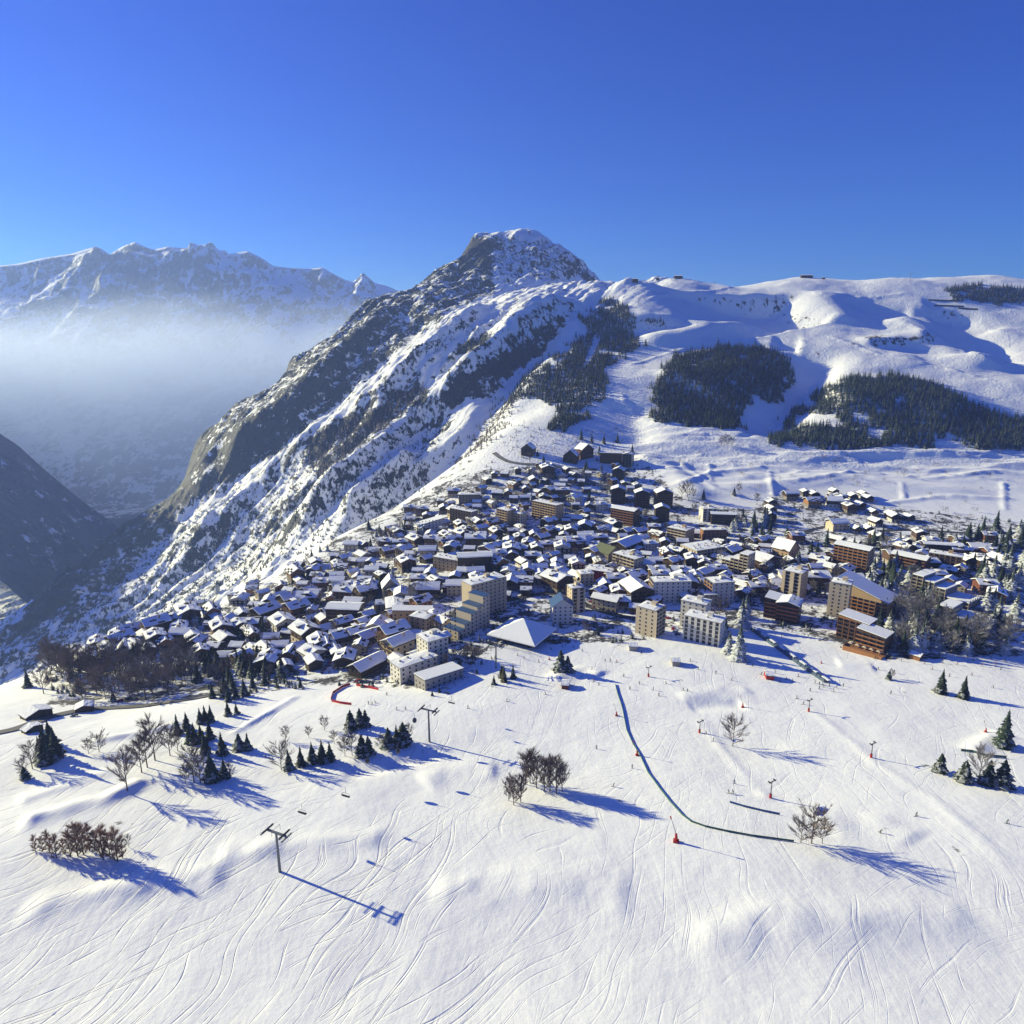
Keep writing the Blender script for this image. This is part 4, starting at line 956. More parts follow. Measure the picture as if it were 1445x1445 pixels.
# more chalets packed between the surveyed ones
_r = random.Random(5); _have = spots([(float(a), float(b)) for a, b, _ in ch]).tolist() + [list(o.location) for o in C.objects if o.get('category') in ('building', 'hall')]; _nb = len(_have); _cand = []
while len(_cand) < 5200:
    q = (_r.uniform(100, 1440), _r.uniform(660, 950)); _cand.append(q)
_cand = [q for q in _cand if inpoly(np.array([q[0]]), np.array([q[1]]), FILL)[0]]
for q, p in zip(_cand, spots(_cand)):
    if len(ch) >= 298: break
    if min(math.hypot(p[0] - h[0], p[1] - h[1]) for h in _have) < 15.5: continue
    _have.append(list(p)); ch.append((f'{q[0]:.1f}', f'{q[1]:.1f}', _r.choice('lbbsssf') + _r.choice(('', '', 'S', 'L'))))
REST = []
for q, p in zip(_cand, spots(_cand)):
    if len(REST) >= 250: break
    if min(math.hypot(p[0] - h[0], p[1] - h[1]) for h in _have) < 12.0: continue
    _have.append(list(p)); REST.append(p)
def rest_of_chalets():
    r_ = random.Random(8); vs, fs, mi, off = [], [], [], 0; mats = [TIMBER_D, TIMBER_M, CREAM, STONE, SNOWM, GLASS]
    for p in REST:
        w_, l_, h_ = r_.uniform(7.5, 10), r_.uniform(8, 11), r_.uniform(4.5, 6.5); pr = math.radians(r_.uniform(18, 28)); a = math.radians(r_.choice((35, -45, 90, 0, -50, 80)) + r_.uniform(-10, 10))
        body = gable_body(w_, l_, -4, h_, pr); rb, _z = gable_roof(w_, l_, pr, 1.0, 0.25, h_); sn = snow_slab(w_, l_, pr, 1.0, 0.25, h_, r_.randint(0, 999), r_.choice((0, 0, 0.15)))
        wn = MB()
        for z in (0.7, 3.1):
            for x in (-.28, .28): wn.box(x * w_ - .7, x * w_ + .7, -l_ / 2 - .08, -l_ / 2 + .1, z, z + 1.3)
            for y in (-.25, .25):
                for s_ in (-1, 1): wn.box(s_ * w_ / 2 - .08, s_ * w_ / 2 + .08, y * l_ - .6, y * l_ + .6, z, z + 1.2)
        for b, m in ((body, r_.choice((0, 0, 1, 1, 2, 3))), (rb, 0), (sn, 4), (wn, 5)):
            for v in b.v: vs.append((v[0] * math.cos(a) - v[1] * math.sin(a) + p[0], v[0] * math.sin(a) + v[1] * math.cos(a) + p[1], v[2] + p[2]))
            fs += [tuple(i + off for i in f_) for f_ in b.f]; mi += [m] * len(b.f); off = len(vs)
    me = bpy.data.meshes.new('chalets'); me.from_pydata(vs, [], fs); [me.materials.append(m) for m in mats]; me.polygons.foreach_set('material_index', mi); me.update()
    o = bpy.data.objects.new('chalets', me); C.objects.link(o); o['kind'] = 'stuff'; o['label'] = 'smallest dark chalets packed between the larger village houses'; o['category'] = 'chalets'
rest_of_chalets()
cpos = [(float(a), float(b)) for a, b, _ in ch]
cp3 = spots(cpos)
TYPE = {'l': (22, 48), 'b': (-58, -34), 'f': (-10, 12), 's': (78, 100)}
RT = {'l': 'bright', 'b': 'blue-shaded', 'f': 'two-sided', 's': 'broad'}
BLD = []
cv = [CHV[random.choice((0, 0, 1, 1, 2, 3, 3, 4, 5, 6, 7)) if c[0] != 'f' or float(a) < 1080 else random.choice((0, 2, 3))] for a, b, c in ch]
cl = [f"{'large ' if 'L' in c else 'small ' if 'S' in c else ''}{v[4]} chalet, {RT[c[0]]} roof" for (a, b, c), v in zip(ch, cv)]
cw = where(cpos, cl)
for (a, b, c), ph, p, v, lb in zip(ch, cw, cp3, cv, cl):
    w_, l_, h_, ps, wn = v
    sc = (1.32 if 'L' in c else 0.8 if 'S' in c else 1.0) * random.uniform(0.92, 1.1)
    r = root('chalet', f"{lb}, {ph}", 'chalet', p, math.radians(random.uniform(*TYPE[c[0]])), 'chalets of the village', (sc * random.uniform(0.93, 1.1), sc * random.uniform(0.95, 1.12), sc * random.uniform(0.92, 1.1)))
    assemble(r, ps); BLD.append((p[0], p[1], 9 * sc))
for o in list(C.objects):
    if o.get('category') in ('building', 'hall'): BLD.append((o.location.x, o.location.y, 15))
BLD = np.array(BLD)

# ------------------------------------------------------------------ roads
def ribbon(name, poly, width, m, lift=0.22, step=5.0):
    q = []
    for a, b in zip(poly[:-1], poly[1:]):
        n = max(1, int(math.hypot(b[0] - a[0], b[1] - a[1]) / 6)); q += [(a[0] + (b[0] - a[0]) * k / n, a[1] + (b[1] - a[1]) * k / n) for k in range(n)]
    q.append(poly[-1]); s_ = spots(q)[:, :2]; s_ = resample(s_, step)
    if len(s_) > 8:
        ker = np.ones(5) / 5; s_ = np.stack([np.convolve(np.pad(s_[:, k], 2, 'edge'), ker, 'valid') for k in (0, 1)], 1)
    tg = np.gradient(s_, axis=0); tg /= np.linalg.norm(tg, axis=1, keepdims=True) + 1e-9; nr = np.stack([-tg[:, 1], tg[:, 0]], 1)
    cols = [s_ + nr * width * f for f in (-0.5, -0.25, 0, 0.25, 0.5)]
    v = np.stack([np.concatenate([c_, (np.maximum.reduce([ground(c_[:, 0] + dx_, c_[:, 1] + dy_) for dx_, dy_ in ((0, 0), (1.2, 0), (-1.2, 0), (0, 1.2), (0, -1.2))]) + lift)[:, None]], 1) for c_ in cols], 1)
    o = mesh_obj(name, v.reshape(-1, 3), grid_faces(len(s_), 5)[:, ::-1], m, smooth=True); o['kind'] = 'structure'; return o, s_
ribbon('road', [(-40, 1042), (25, 1029), (70, 1012), (120, 1001), (200, 997), (260, 988), (300, 981), (345, 969)], 7, ASPHW)
ribbon('road', [(545, 806), (541, 820), (535, 838), (533, 855), (536, 870), (548, 882), (560, 884)], 7, ASPH)
ribbon('road', [(749, 788), (760, 803), (774, 818), (788, 831), (806, 841)], 8, ASPH)
ribbon('road', [(700, 852), (715, 847), (738, 843), (760, 838), (788, 836), (806, 842), (830, 856), (860, 866), (890, 873), (910, 874)], 7, ASPH)
ribbon('road', [(1176, 742), (1160, 744), (1142, 748), (1130, 754), (1131, 762), (1143, 768), (1155, 774), (1162, 786), (1164, 798)], 6, ASPH)
ribbon('road', [(1228, 751), (1262, 748), (1300, 748), (1340, 751), (1380, 753), (1440, 752)], 7, ASPH)
ribbon('road', [(640, 690), (650, 684), (672, 684), (700, 687), (728, 695), (757, 703)], 6, ASPHW)
ribbon('road', [(696, 638), (708, 648), (724, 654), (752, 656), (776, 656), (800, 662), (826, 677), (850, 687), (874, 691)], 7, ASPHW)
ribbon('road', [(790, 708), (806, 720), (828, 730), (850, 738), (878, 741), (912, 743), (940, 748)], 7, ASPHW)
ribbon('road', [(1010, 826), (1040, 838), (1066, 842), (1090, 845)], 7, ASPH)

# ------------------------------------------------------------------ cars
def car_proto(col):
    b = MB(); prof = [(-2.1, 0.35), (-2.1, 0.85), (-1.25, 0.95), (-0.75, 1.45), (0.75, 1.48), (1.45, 0.98), (2.1, 0.9), (2.1, 0.35)]; n = len(prof); i0 = 0
    b.v = [(x, -0.85, z) for x, z in prof] + [(x, 0.85, z) for x, z in prof]
    b.f = [tuple(range(n)), tuple(range(2 * n - 1, n - 1, -1))] + [(k, k + n, (k + 1) % n + n, (k + 1) % n) for k in range(n)]
    gl = MB()
    for s_ in (-1, 1): gl.quad(*[(x, s_ * 0.87, z) for x, z in ((-1.1, 0.98), (1.3, 0.98), (0.7, 1.4), (-0.7, 1.38))][::s_])
    gl.quad((-1.24, -0.7, 1.0), (-0.79, -0.7, 1.43), (-0.79, 0.7, 1.43), (-1.24, 0.7, 1.0)); gl.quad((1.42, -0.7, 1.02), (1.42, 0.7, 1.02), (0.79, 0.7, 1.46), (0.79, -0.7, 1.46))
    return b.mesh('body', col), gl.mesh('window', GLASS)
PAINT = [(n_, mat(n_ + '_car_paint', c, 0.3, 0.0, 0.5)) for n_, c in (('black', (0.012, 0.012, 0.014)), ('grey', (0.12, 0.12, 0.13)), ('white', (0.6, 0.6, 0.6)), ('dark blue', (0.015, 0.03, 0.08)), ('red', (0.3, 0.02, 0.02)))]
CARP = [(n_, *car_proto(m)) for n_, m in PAINT]
WHL = MB().bar((0, -0.1, 0), (0, 0.1, 0), 0.33, n=8).mesh('wheel', BLACK)
cars = [(495, 961), (500, 962), (505, 962), (510, 963), (515, 963), (521, 964), (527, 964), (533, 964), (466, 936), (472, 939), (462, 941), (520, 866), (524, 868), (528, 872), (839, 857), (845, 859), (851, 861), (857, 863), (864, 865), (870, 867), (834, 850), (947, 884), (950, 888), (953, 892), (956, 896), (938, 872), (943, 873), (950, 874), (790, 838), (800, 844), (612, 886), (618, 880), (624, 893), (610, 897), (1015, 832), (1075, 848), (1082, 851), (1070, 845), (1090, 853), (170, 990), (190, 988), (105, 1011), (182, 987), (1330, 790), (1342, 791), (1354, 793), (702, 902), (645, 931), (665, 936)]
ccol = [random.choice(CARP) for _ in cars]; cph = where(cars, [q[0] for q in ccol])
for (a, ph, p, (n_, bm_, gm)) in zip(cars, cph, spots(cars), ccol):
    r = root('parked_car', f'{n_} car parked on the snow, {ph}', 'car', p, random.uniform(-0.3, 0.3) + (1.2 if random.random() < 0.6 else 0), 'cars parked in the village')
    child('body', bm_, r); child('window', gm, r)
    for x in (-1.3, 1.3):
        for y in (-0.8, 0.8): child('wheel', WHL, r, (x, y, 0.33))

# ------------------------------------------------------------------ huts, conveyor, lifts
def hut(label, lm, px, py, w_, d_, h_, m, rot, roofm=None):
    if lm: LM[lm] = (px, py)
    p = spots([(px, py)])[0]; r = root('ski_hut', label, 'hut', p, math.radians(rot))
    child('wall', gable_body(w_, d_, -1.5, h_, math.radians(18)).mesh('wall', m), r)
    rb, zt = gable_roof(w_, d_, math.radians(18), 0.5, 0.15, h_); o = child('roof', rb.mesh('roof', roofm or TIMBER_D), r)
    if not roofm: child('snow_cover', snow_slab(w_, d_, math.radians(18), 0.5, 0.15, h_ - 0.15, int(px)).mesh('snow_cover', SNOWM), o)
    child('window', MB().box(-w_ * 0.35, w_ * 0.1, -d_ / 2 - 0.04, -d_ / 2 + 0.1, 1, 2).mesh('window', GLASS), r)
    child('door', MB().box(w_ * 0.2, w_ * 0.4, -d_ / 2 - 0.05, -d_ / 2 + 0.1, -0.2, 2).mesh('door', TIMBER_D), r)
hut('dark red lift hut standing alone on the open piste', 'dark red lift hut', 798, 969, 7, 4, 2.6, mat('dark_red_boards', (0.12, 0.02, 0.02), 0.7), 80)
hut('grey lift hut with a snowy roof below the cream tower', 'grey lift hut', 893, 915, 8, 5, 3, GREYR, 82)
hut('grey boarded lift hut with a snowy roof below the white columned block', 'boarded lift hut', 953, 937, 7, 4.5, 3, STONE, 84)
hut('red lift cabin with a grey roof above the drag lift', 'red lift cabin', 1085, 956, 7, 4.5, 2.8, RED, 80)
hut('orange hut with a bright roof at the foot of the right woods', 'orange hut', 1293, 929, 7, 6, 3, TIMBER_O, 40)
hut('dark barn beside the road bend at the far left', 'dark roadside barn', 52, 1012, 13, 8, 3.5, TIMBER_D, 55)
hut('small dark shed below the roadside barn', 'small dark shed', 46, 1032, 8, 5, 2.5, TIMBER_D, 60)
hut('small chalet beside the road under the left woods', 'small roadside chalet', 120, 1003, 9, 7, 3.4, TIMBER_M, 30)
# covered conveyor
LM['covered conveyor'] = (1115, 925)
a, b = spots([(1062, 889), (1166, 963)]); d = Vector(b - a); L_ = d.length
r = root('covered_conveyor', 'long dark covered ski conveyor running down the shaded slope', 'ski conveyor', (a[0], a[1], a[2]), math.atan2(d.y, d.x))
n = 22
TUBE = mat('conveyor_glazing', (0.06, 0.09, 0.14), 0.3)
sp = np.linspace(0, 1, n + 1); gzv = ground(a[0] + d.x * sp, a[1] + d.y * sp) - a[2]; Lh = math.hypot(d.x, d.y)
panel_n = 0
for k in range(n):
    x0, x1 = Lh * k / n, Lh * (k + 1) / n - 0.12; z0, z1 = gzv[k], gzv[k + 1]; pr = [(-1.7, -0.4), (-1.7, 1.5), (-0.9, 2.3), (0.9, 2.3), (1.7, 1.5), (1.7, -0.4)]; m_ = MB()
    m_.v = [(x0, y, z + z0) for y, z in pr] + [(x1, y, z + z1) for y, z in pr]; m_.f = [(j, j + 1, j + 7, j + 6) for j in range(5)] + [tuple(range(6))[::-1], tuple(range(6, 12))]
    child('panel', m_.mesh('panel', TUBE), r)
    child('rib', MB().box(x1 + 0.0, x1 + 0.12, -1.8, 1.8, z1 - 0.3, z1 + 2.42).mesh('rib', STEEL), r)
sm = MB()
for k in range(0, n, 3): sm.hexa([(Lh * k / n, -0.8, gzv[k] + 2.3), (Lh * (k + 1.6) / n, -0.8, np.interp(k + 1.6, range(n + 1), gzv) + 2.3), (Lh * (k + 1.6) / n, 0.8, np.interp(k + 1.6, range(n + 1), gzv) + 2.3), (Lh * k / n, 0.8, gzv[k] + 2.3), (Lh * k / n, -0.8, gzv[k] + 2.6), (Lh * (k + 1.6) / n, -0.8, np.interp(k + 1.6, range(n + 1), gzv) + 2.6), (Lh * (k + 1.6) / n, 0.8, np.interp(k + 1.6, range(n + 1), gzv) + 2.6), (Lh * k / n, 0.8, gzv[k] + 2.6)])
child('snow_cover', sm.mesh('snow_cover', SNOWM), r)

def pylon(label, px, py, h_, rz, big=True, lm=None):
    if lm: LM[lm] = (px, py)
    p = spots([(px, py)])[0]; r = root('lift_pylon', label, 'lift pylon', p, rz, 'pylons of the ski lifts')
    if big:
        child('pole', MB().bar((0, 0, -1), (0, 0, h_), 0.55, 0.4, 10).mesh('pole', STEEL), r)
        child('crossarm', MB().box(-0.35, 0.35, -4.2, 4.2, h_, h_ + 0.55).mesh('crossarm', STEEL), r)
        for s_ in (-1, 1):
            child('sheave_train', MB().box(-2.6, 2.6, s_ * 3.6 - 0.25, s_ * 3.6 + 0.25, h_ + 0.55, h_ + 1.0).mesh('sheave_train', BLACK), r)
            child('platform', MB().box(-2.6, 2.6, s_ * 4.5 - 0.35, s_ * 4.5 + 0.35, h_ - 0.25, h_ - 0.15).mesh('platform', STEEL), r)
        child('rail', MB().bar((-2, 0, h_ + 2.2), (2, 0, h_ + 2.2), 0.07).bar((-2, 0, h_), (-2, 0, h_ + 2.2), 0.07).bar((2, 0, h_), (2, 0, h_ + 2.2), 0.07).mesh('rail', STEEL), r)
    else:
        child('pole', MB().bar((0, 0, -1), (0, 0, h_), 0.28, 0.2, 8).mesh('pole', STEEL), r)
        child('crossarm', MB().box(-0.18, 0.18, -1.7, 1.7, h_, h_ + 0.3).mesh('crossarm', STEEL), r)
        for s_ in (-1, 1): child('sheave', MB().box(-0.7, 0.7, s_ * 1.6 - 0.15, s_ * 1.6 + 0.15, h_ + 0.3, h_ + 0.75).mesh('sheave', BLACK), r)
        child('crash_pad', MB().bar((0, 0, 0), (0, 0, 1.9), 0.55, n=8).mesh('crash_pad', RED), r)
    return r, p
ct = [(395, 1230, 15.5, 'nearest chairlift pylon, cut low in the picture'), (606, 1047, 17, 'tall grey chairlift pylon alone on the piste'), (700, 943, 15, 'grey chairlift pylon in front of the hall')]
cs = spots([(c[0], c[1]) for c in ct]); cd = cs[2] - cs[0]; crz = math.atan2(cs[1][1] - cs[0][1], cs[1][0] - cs[0][0]); tops = []
for (px, py, h_, lb), nm in zip(ct, ('nearest pylon', 'tall pylon', 'pylon before the hall')):
    r, p = pylon(lb, px, py, h_, crz, True, nm); tops.append(Vector((p[0], p[1], p[2] + h_ + 1.0)))
st_ = spots([(716, 908)])[0]; tops.append(Vector((st_[0], st_[1], st_[2] + 6)))
p0 = tops[0] + (tops[0] - tops[1]).normalized() * 170; tops.insert(0, Vector((p0.x, p0.y, float(ground(p0.x, p0.y)) + 18)))
side = Vector((-math.sin(crz), math.cos(crz), 0)) * 3.6
for s_, nm in ((-1, 'right'), (1, 'left')):
    b_ = MB()
    for A1, A2 in zip(tops[:-1], tops[1:]):
        for k in range(8):
            f = lambda t_: A1.lerp(A2, t_) + side * s_ - Vector((0, 0, 4 * t_ * (1 - t_) * 1.6))
            b_.bar(f(k / 8), f((k + 1) / 8), 0.025, n=4)
    o = bpy.data.objects.new('lift_cable', b_.mesh('lift_cable', BLACK)); C.objects.link(o); o['label'] = f'thin black chairlift cable on the {nm} side of the pylons'; o['category'] = 'cable'; o['group'] = 'cables of the chairlift'
def on_cable(px, s_):
    for A1, A2 in zip(tops[:-1], tops[1:]):
        u1, u2 = pix(A1.x, A1.y, A1.z)[0], pix(A2.x, A2.y, A2.z)[0]
        if min(u1, u2) <= px <= max(u1, u2):
            t_ = (px - u1) / (u2 - u1); q = A1.lerp(A2, t_); return q + side * s_ - Vector((0, 0, 4 * t_ * (1 - t_) * 1.6))
ch_m = [('hanger', MB().bar((0, 0, 0.1), (0, 0, -2.6), 0.07).bar((0, -1.6, -2.6), (0, 1.6, -2.6), 0.06).bar((0, -1.6, -2.6), (0.3, -1.6, -4.0), 0.05).bar((0, 1.6, -2.6), (0.3, 1.6, -4.0), 0.05).mesh('hanger', STEEL)),
        ('seat', MB().box(-0.3, 0.55, -1.65, 1.65, -4.1, -3.92).mesh('seat', BLACK)), ('backrest', MB().hexa([(-0.45, -1.65, -3.9), (-0.3, -1.65, -3.9), (-0.3, 1.65, -3.9), (-0.45, 1.65, -3.9), (-0.65, -1.65, -3.1), (-0.5, -1.65, -3.1), (-0.5, 1.65, -3.1), (-0.65, 1.65, -3.1)]).mesh('backrest', BLACK)),
        ('footrest', MB().bar((0.7, -1.4, -4.6), (0.7, 1.4, -4.6), 0.05).bar((0.5, -0.8, -4.0), (0.7, -0.8, -4.6), 0.04).bar((0.5, 0.8, -4.0), (0.7, 0.8, -4.6), 0.04).mesh('footrest', STEEL))]
gb = MB(); pr = [(0.55, -4.6), (1.0, -4.0), (1.05, -3.2), (0.75, -2.5)]; N_ = 8
gb.v = [(r_ * math.cos(2 * math.pi * k / N_), r_ * math.sin(2 * math.pi * k / N_), z) for r_, z in pr for k in range(N_)]
gb.f = [(j * N_ + k, j * N_ + (k + 1) % N_, (j + 1) * N_ + (k + 1) % N_, (j + 1) * N_ + k) for j in (0, 1, 2) for k in range(N_)] + [tuple(range(N_))[::-1], tuple(range(3 * N_, 4 * N_))]
gw = MB(); pw = [(1.03, -3.95), (1.08, -3.25)]
gw.v = [(r_ * math.cos(2 * math.pi * k / N_), r_ * math.sin(2 * math.pi * k / N_), z) for r_, z in pw for k in range(N_)]; gw.f = [(k, (k + 1) % N_, N_ + (k + 1) % N_, N_ + k) for k in range(N_)]
cab_m = [('hanger', MB().bar((0, 0, 0.1), (0, 0, -2.5), 0.08).mesh('hanger', STEEL)), ('cabin', gb.mesh('cabin', mat('dark_cabin', (0.03, 0.03, 0.04), 0.3))), ('window', gw.mesh('window', GLASS))]
for px, s_, ms, nm, ct_, lb in ((459, -1, ch_m, 'lift_chair', 'lift chair', 'dark lift chair on the cable just above the nearest pylon'), (510, 1, cab_m, 'gondola_cabin', 'gondola', 'round dark gondola cabin hanging over the ski tracks'), (536, -1, cab_m, 'gondola_cabin', 'gondola', 'round dark gondola cabin near the shadowed spruces'), (590, 1, cab_m, 'gondola_cabin', 'gondola', 'round dark gondola cabin left of the tall pylon'),
                            (624, -1, ch_m, 'lift_chair', 'lift chair', 'dark lift chair right beside the tall pylon'), (634, 1, ch_m, 'lift_chair', 'lift chair', 'dark lift chair between the tall pylon and the hall'), (425, 1, ch_m, 'lift_chair', 'lift chair', 'dark lift chair beside the nearest pylon')):
    q = on_cable(px, s_); r = root(nm, lb, ct_, q, crz, 'chairs and cabins of the lift')
    for n_, me in ms: child(n_, me, r)
drag = [(987, 1034, 6, 'small drag lift pylon left of the round bare tree', 'pylon by the bare tree'), (1141, 1004, 6.5, 'small drag lift pylon below the red cabin', 'pylon below the cabin'), (1229, 1069, 7, 'drag lift pylon alone on the wide right piste', 'lone drag pylon'), (1087, 1126, 7.5, 'drag lift pylon above the blue barrier', 'pylon above the barrier'), (915, 955, 6, 'small drag lift pylon below the grey hut', 'pylon below the grey hut')]
for a in drag: pylon(a[3], a[0], a[1], a[2], math.radians(-58), False, a[4])
for a in ((907, 519, 13, 'hill lift pylon in the sun right of the upper forest'), (901, 430, 13, 'hill lift pylon under the ridge station'), (1284, 396, 18, 'lone lift pylon standing on the right ridge'), (953, 397, 9, 'short lift pylon on the ridge left of the dip'), (1008, 402, 7, 'short lift pylon at the ridge dip')):
    pylon(a[3], a[0], a[1], a[2], math.radians(75), True)
for lb, px, py, w_, d_, h_ in (('dark lift station on the ridge above the upper forest', 896, 398, 14, 9, 7), ('long dark lift station at the ridge crest', 957, 393, 22, 10, 6), ('snowy lift station on the pointed ridge mound', 1138, 392, 30, 10, 6), ('low dark ridge building right of the mound', 1186, 394, 22, 8, 4), ('small dark cabin on the ridge crest', 1162, 394, 7, 6, 4), ('small dark cabin beside the long ridge station', 928, 395, 8, 6, 5)):
    hut(lb, None, px, py, d_, w_, h_, TIMBER_D, 88)
# snow lances
def lance(px, py, k, lb):
    p = spots([(px, py)])[0]; r = root('snow_lance', lb, 'snow lance', p, random.uniform(-0.4, 0.4), 'red snow lances on the pistes', k)
    child('base_pad', MB().box(-0.7, 0.7, -0.6, 0.6, -0.3, 0.5).bar((0, 0, 0.4), (-0.1, 0, 2.3), 0.42, 0.3, 7).mesh('base_pad', RED), r)
    child('lance', MB().bar((-0.1, 0, 2.4), (-1.6, 0.2, 6.4), 0.09, 0.06).mesh('lance', STEEL), r); child('nozzle', MB().bar((-1.5, 0.2, 6.1), (-1.75, 0.23, 6.8), 0.18).mesh('nozzle', RED), r)
lances = [(775, 931, .8), (870, 1010, 1.0), (899, 1066, 1.1), (954, 1188, 1.5), (1048, 998, 1.0), (1159, 936, .7), (1391, 1033, .9)]
for a, ph in zip(lances, where([(b[0], b[1] + 8) for b in lances])): lance(*a, f'red snow lance on the piste, {ph}')
# nets
def net(label, poly, h_, m, every=5.0):
    q = resample(spots(poly)[:, :2], every); z = ground(q[:, 0], q[:, 1])
    r = root('safety_net', label, 'safety net', (q[0][0], q[0][1], z[0]), 0, 'piste safety nets'); o0 = np.array([q[0][0], q[0][1], z[0]])
    pm = MB().bar((0, 0, -0.3), (0, 0, h_ + 0.15), 0.06).mesh('post', STEEL)
    for k in range(len(q)):
        b = np.array([q[k][0], q[k][1], z[k]]) - o0; child('post', pm, r, tuple(b))
        if k + 1 < len(q):
            c_ = np.array([q[k + 1][0], q[k + 1][1], z[k + 1]]) - o0
            n_ = np.array([-(c_ - b)[1], (c_ - b)[0], 0]); n_ = n_ / (np.linalg.norm(n_) + 1e-9) * 0.03
            child('net', MB().hexa([tuple(b - n_ + (0, 0, .05)), tuple(c_ - n_ + (0, 0, .05)), tuple(c_ + n_ + (0, 0, .05)), tuple(b + n_ + (0, 0, .05)), tuple(b - n_ + (0, 0, h_)), tuple(c_ - n_ + (0, 0, h_)), tuple(c_ + n_ + (0, 0, h_)), tuple(b + n_ + (0, 0, h_))]).mesh('net', m), r)
NETG = mat('dark_green_net', (0.03, 0.085, 0.08), 0.8); NETR = mat('red_net', (0.45, 0.02, 0.03), 0.8); NETB = mat('blue_net', (0.03, 0.08, 0.25), 0.8)
net('long dark green safety net winding down the middle piste', [(868, 966), (871, 978), (877, 996), (879, 1004), (884, 1030), (893, 1050), (903, 1066), (914, 1090), (930, 1112), (944, 1130), (962, 1150), (975, 1160), (995, 1167), (1022, 1173), (1060, 1180), (1090, 1184), (1120, 1188)], 0.85, NETG)
net('red net zigzagging below the timber barn', [(467, 988), (470, 979), (484, 970), (494, 967)], 1.6, NETR)
net('straight red net beside the row of parked cars', [(503, 968), (520, 971), (534, 974)], 1.6, NETR)
net('short red net under the zigzag net', [(468, 990), (480, 993), (496, 995)], 1.5, NETR)
net('short green net curving round the right tree pit', [(1356, 1060), (1372, 1061), (1390, 1067), (1420, 1070)], 1.3, NETG)
net('short blue barrier below the drag lift pylon', [(1030, 1133), (1050, 1139), (1075, 1145), (1100, 1150)], 1.0, NETB)
net('small upright blue barrier beside the thicket', [(1149, 1150), (1153, 1145), (1156, 1139)], 1.6, NETB)
for k, (px, py, n_) in enumerate(((1310, 424, 14), (1318, 432, 12), (1352, 436, 8))):
    net(('upper', 'middle', 'lower')[k] + ' row of dark avalanche barriers on the right hill', [(px, py), (px + n_ * 3.5, py + 1.5)], 3.5, TIMBER_D, 9)
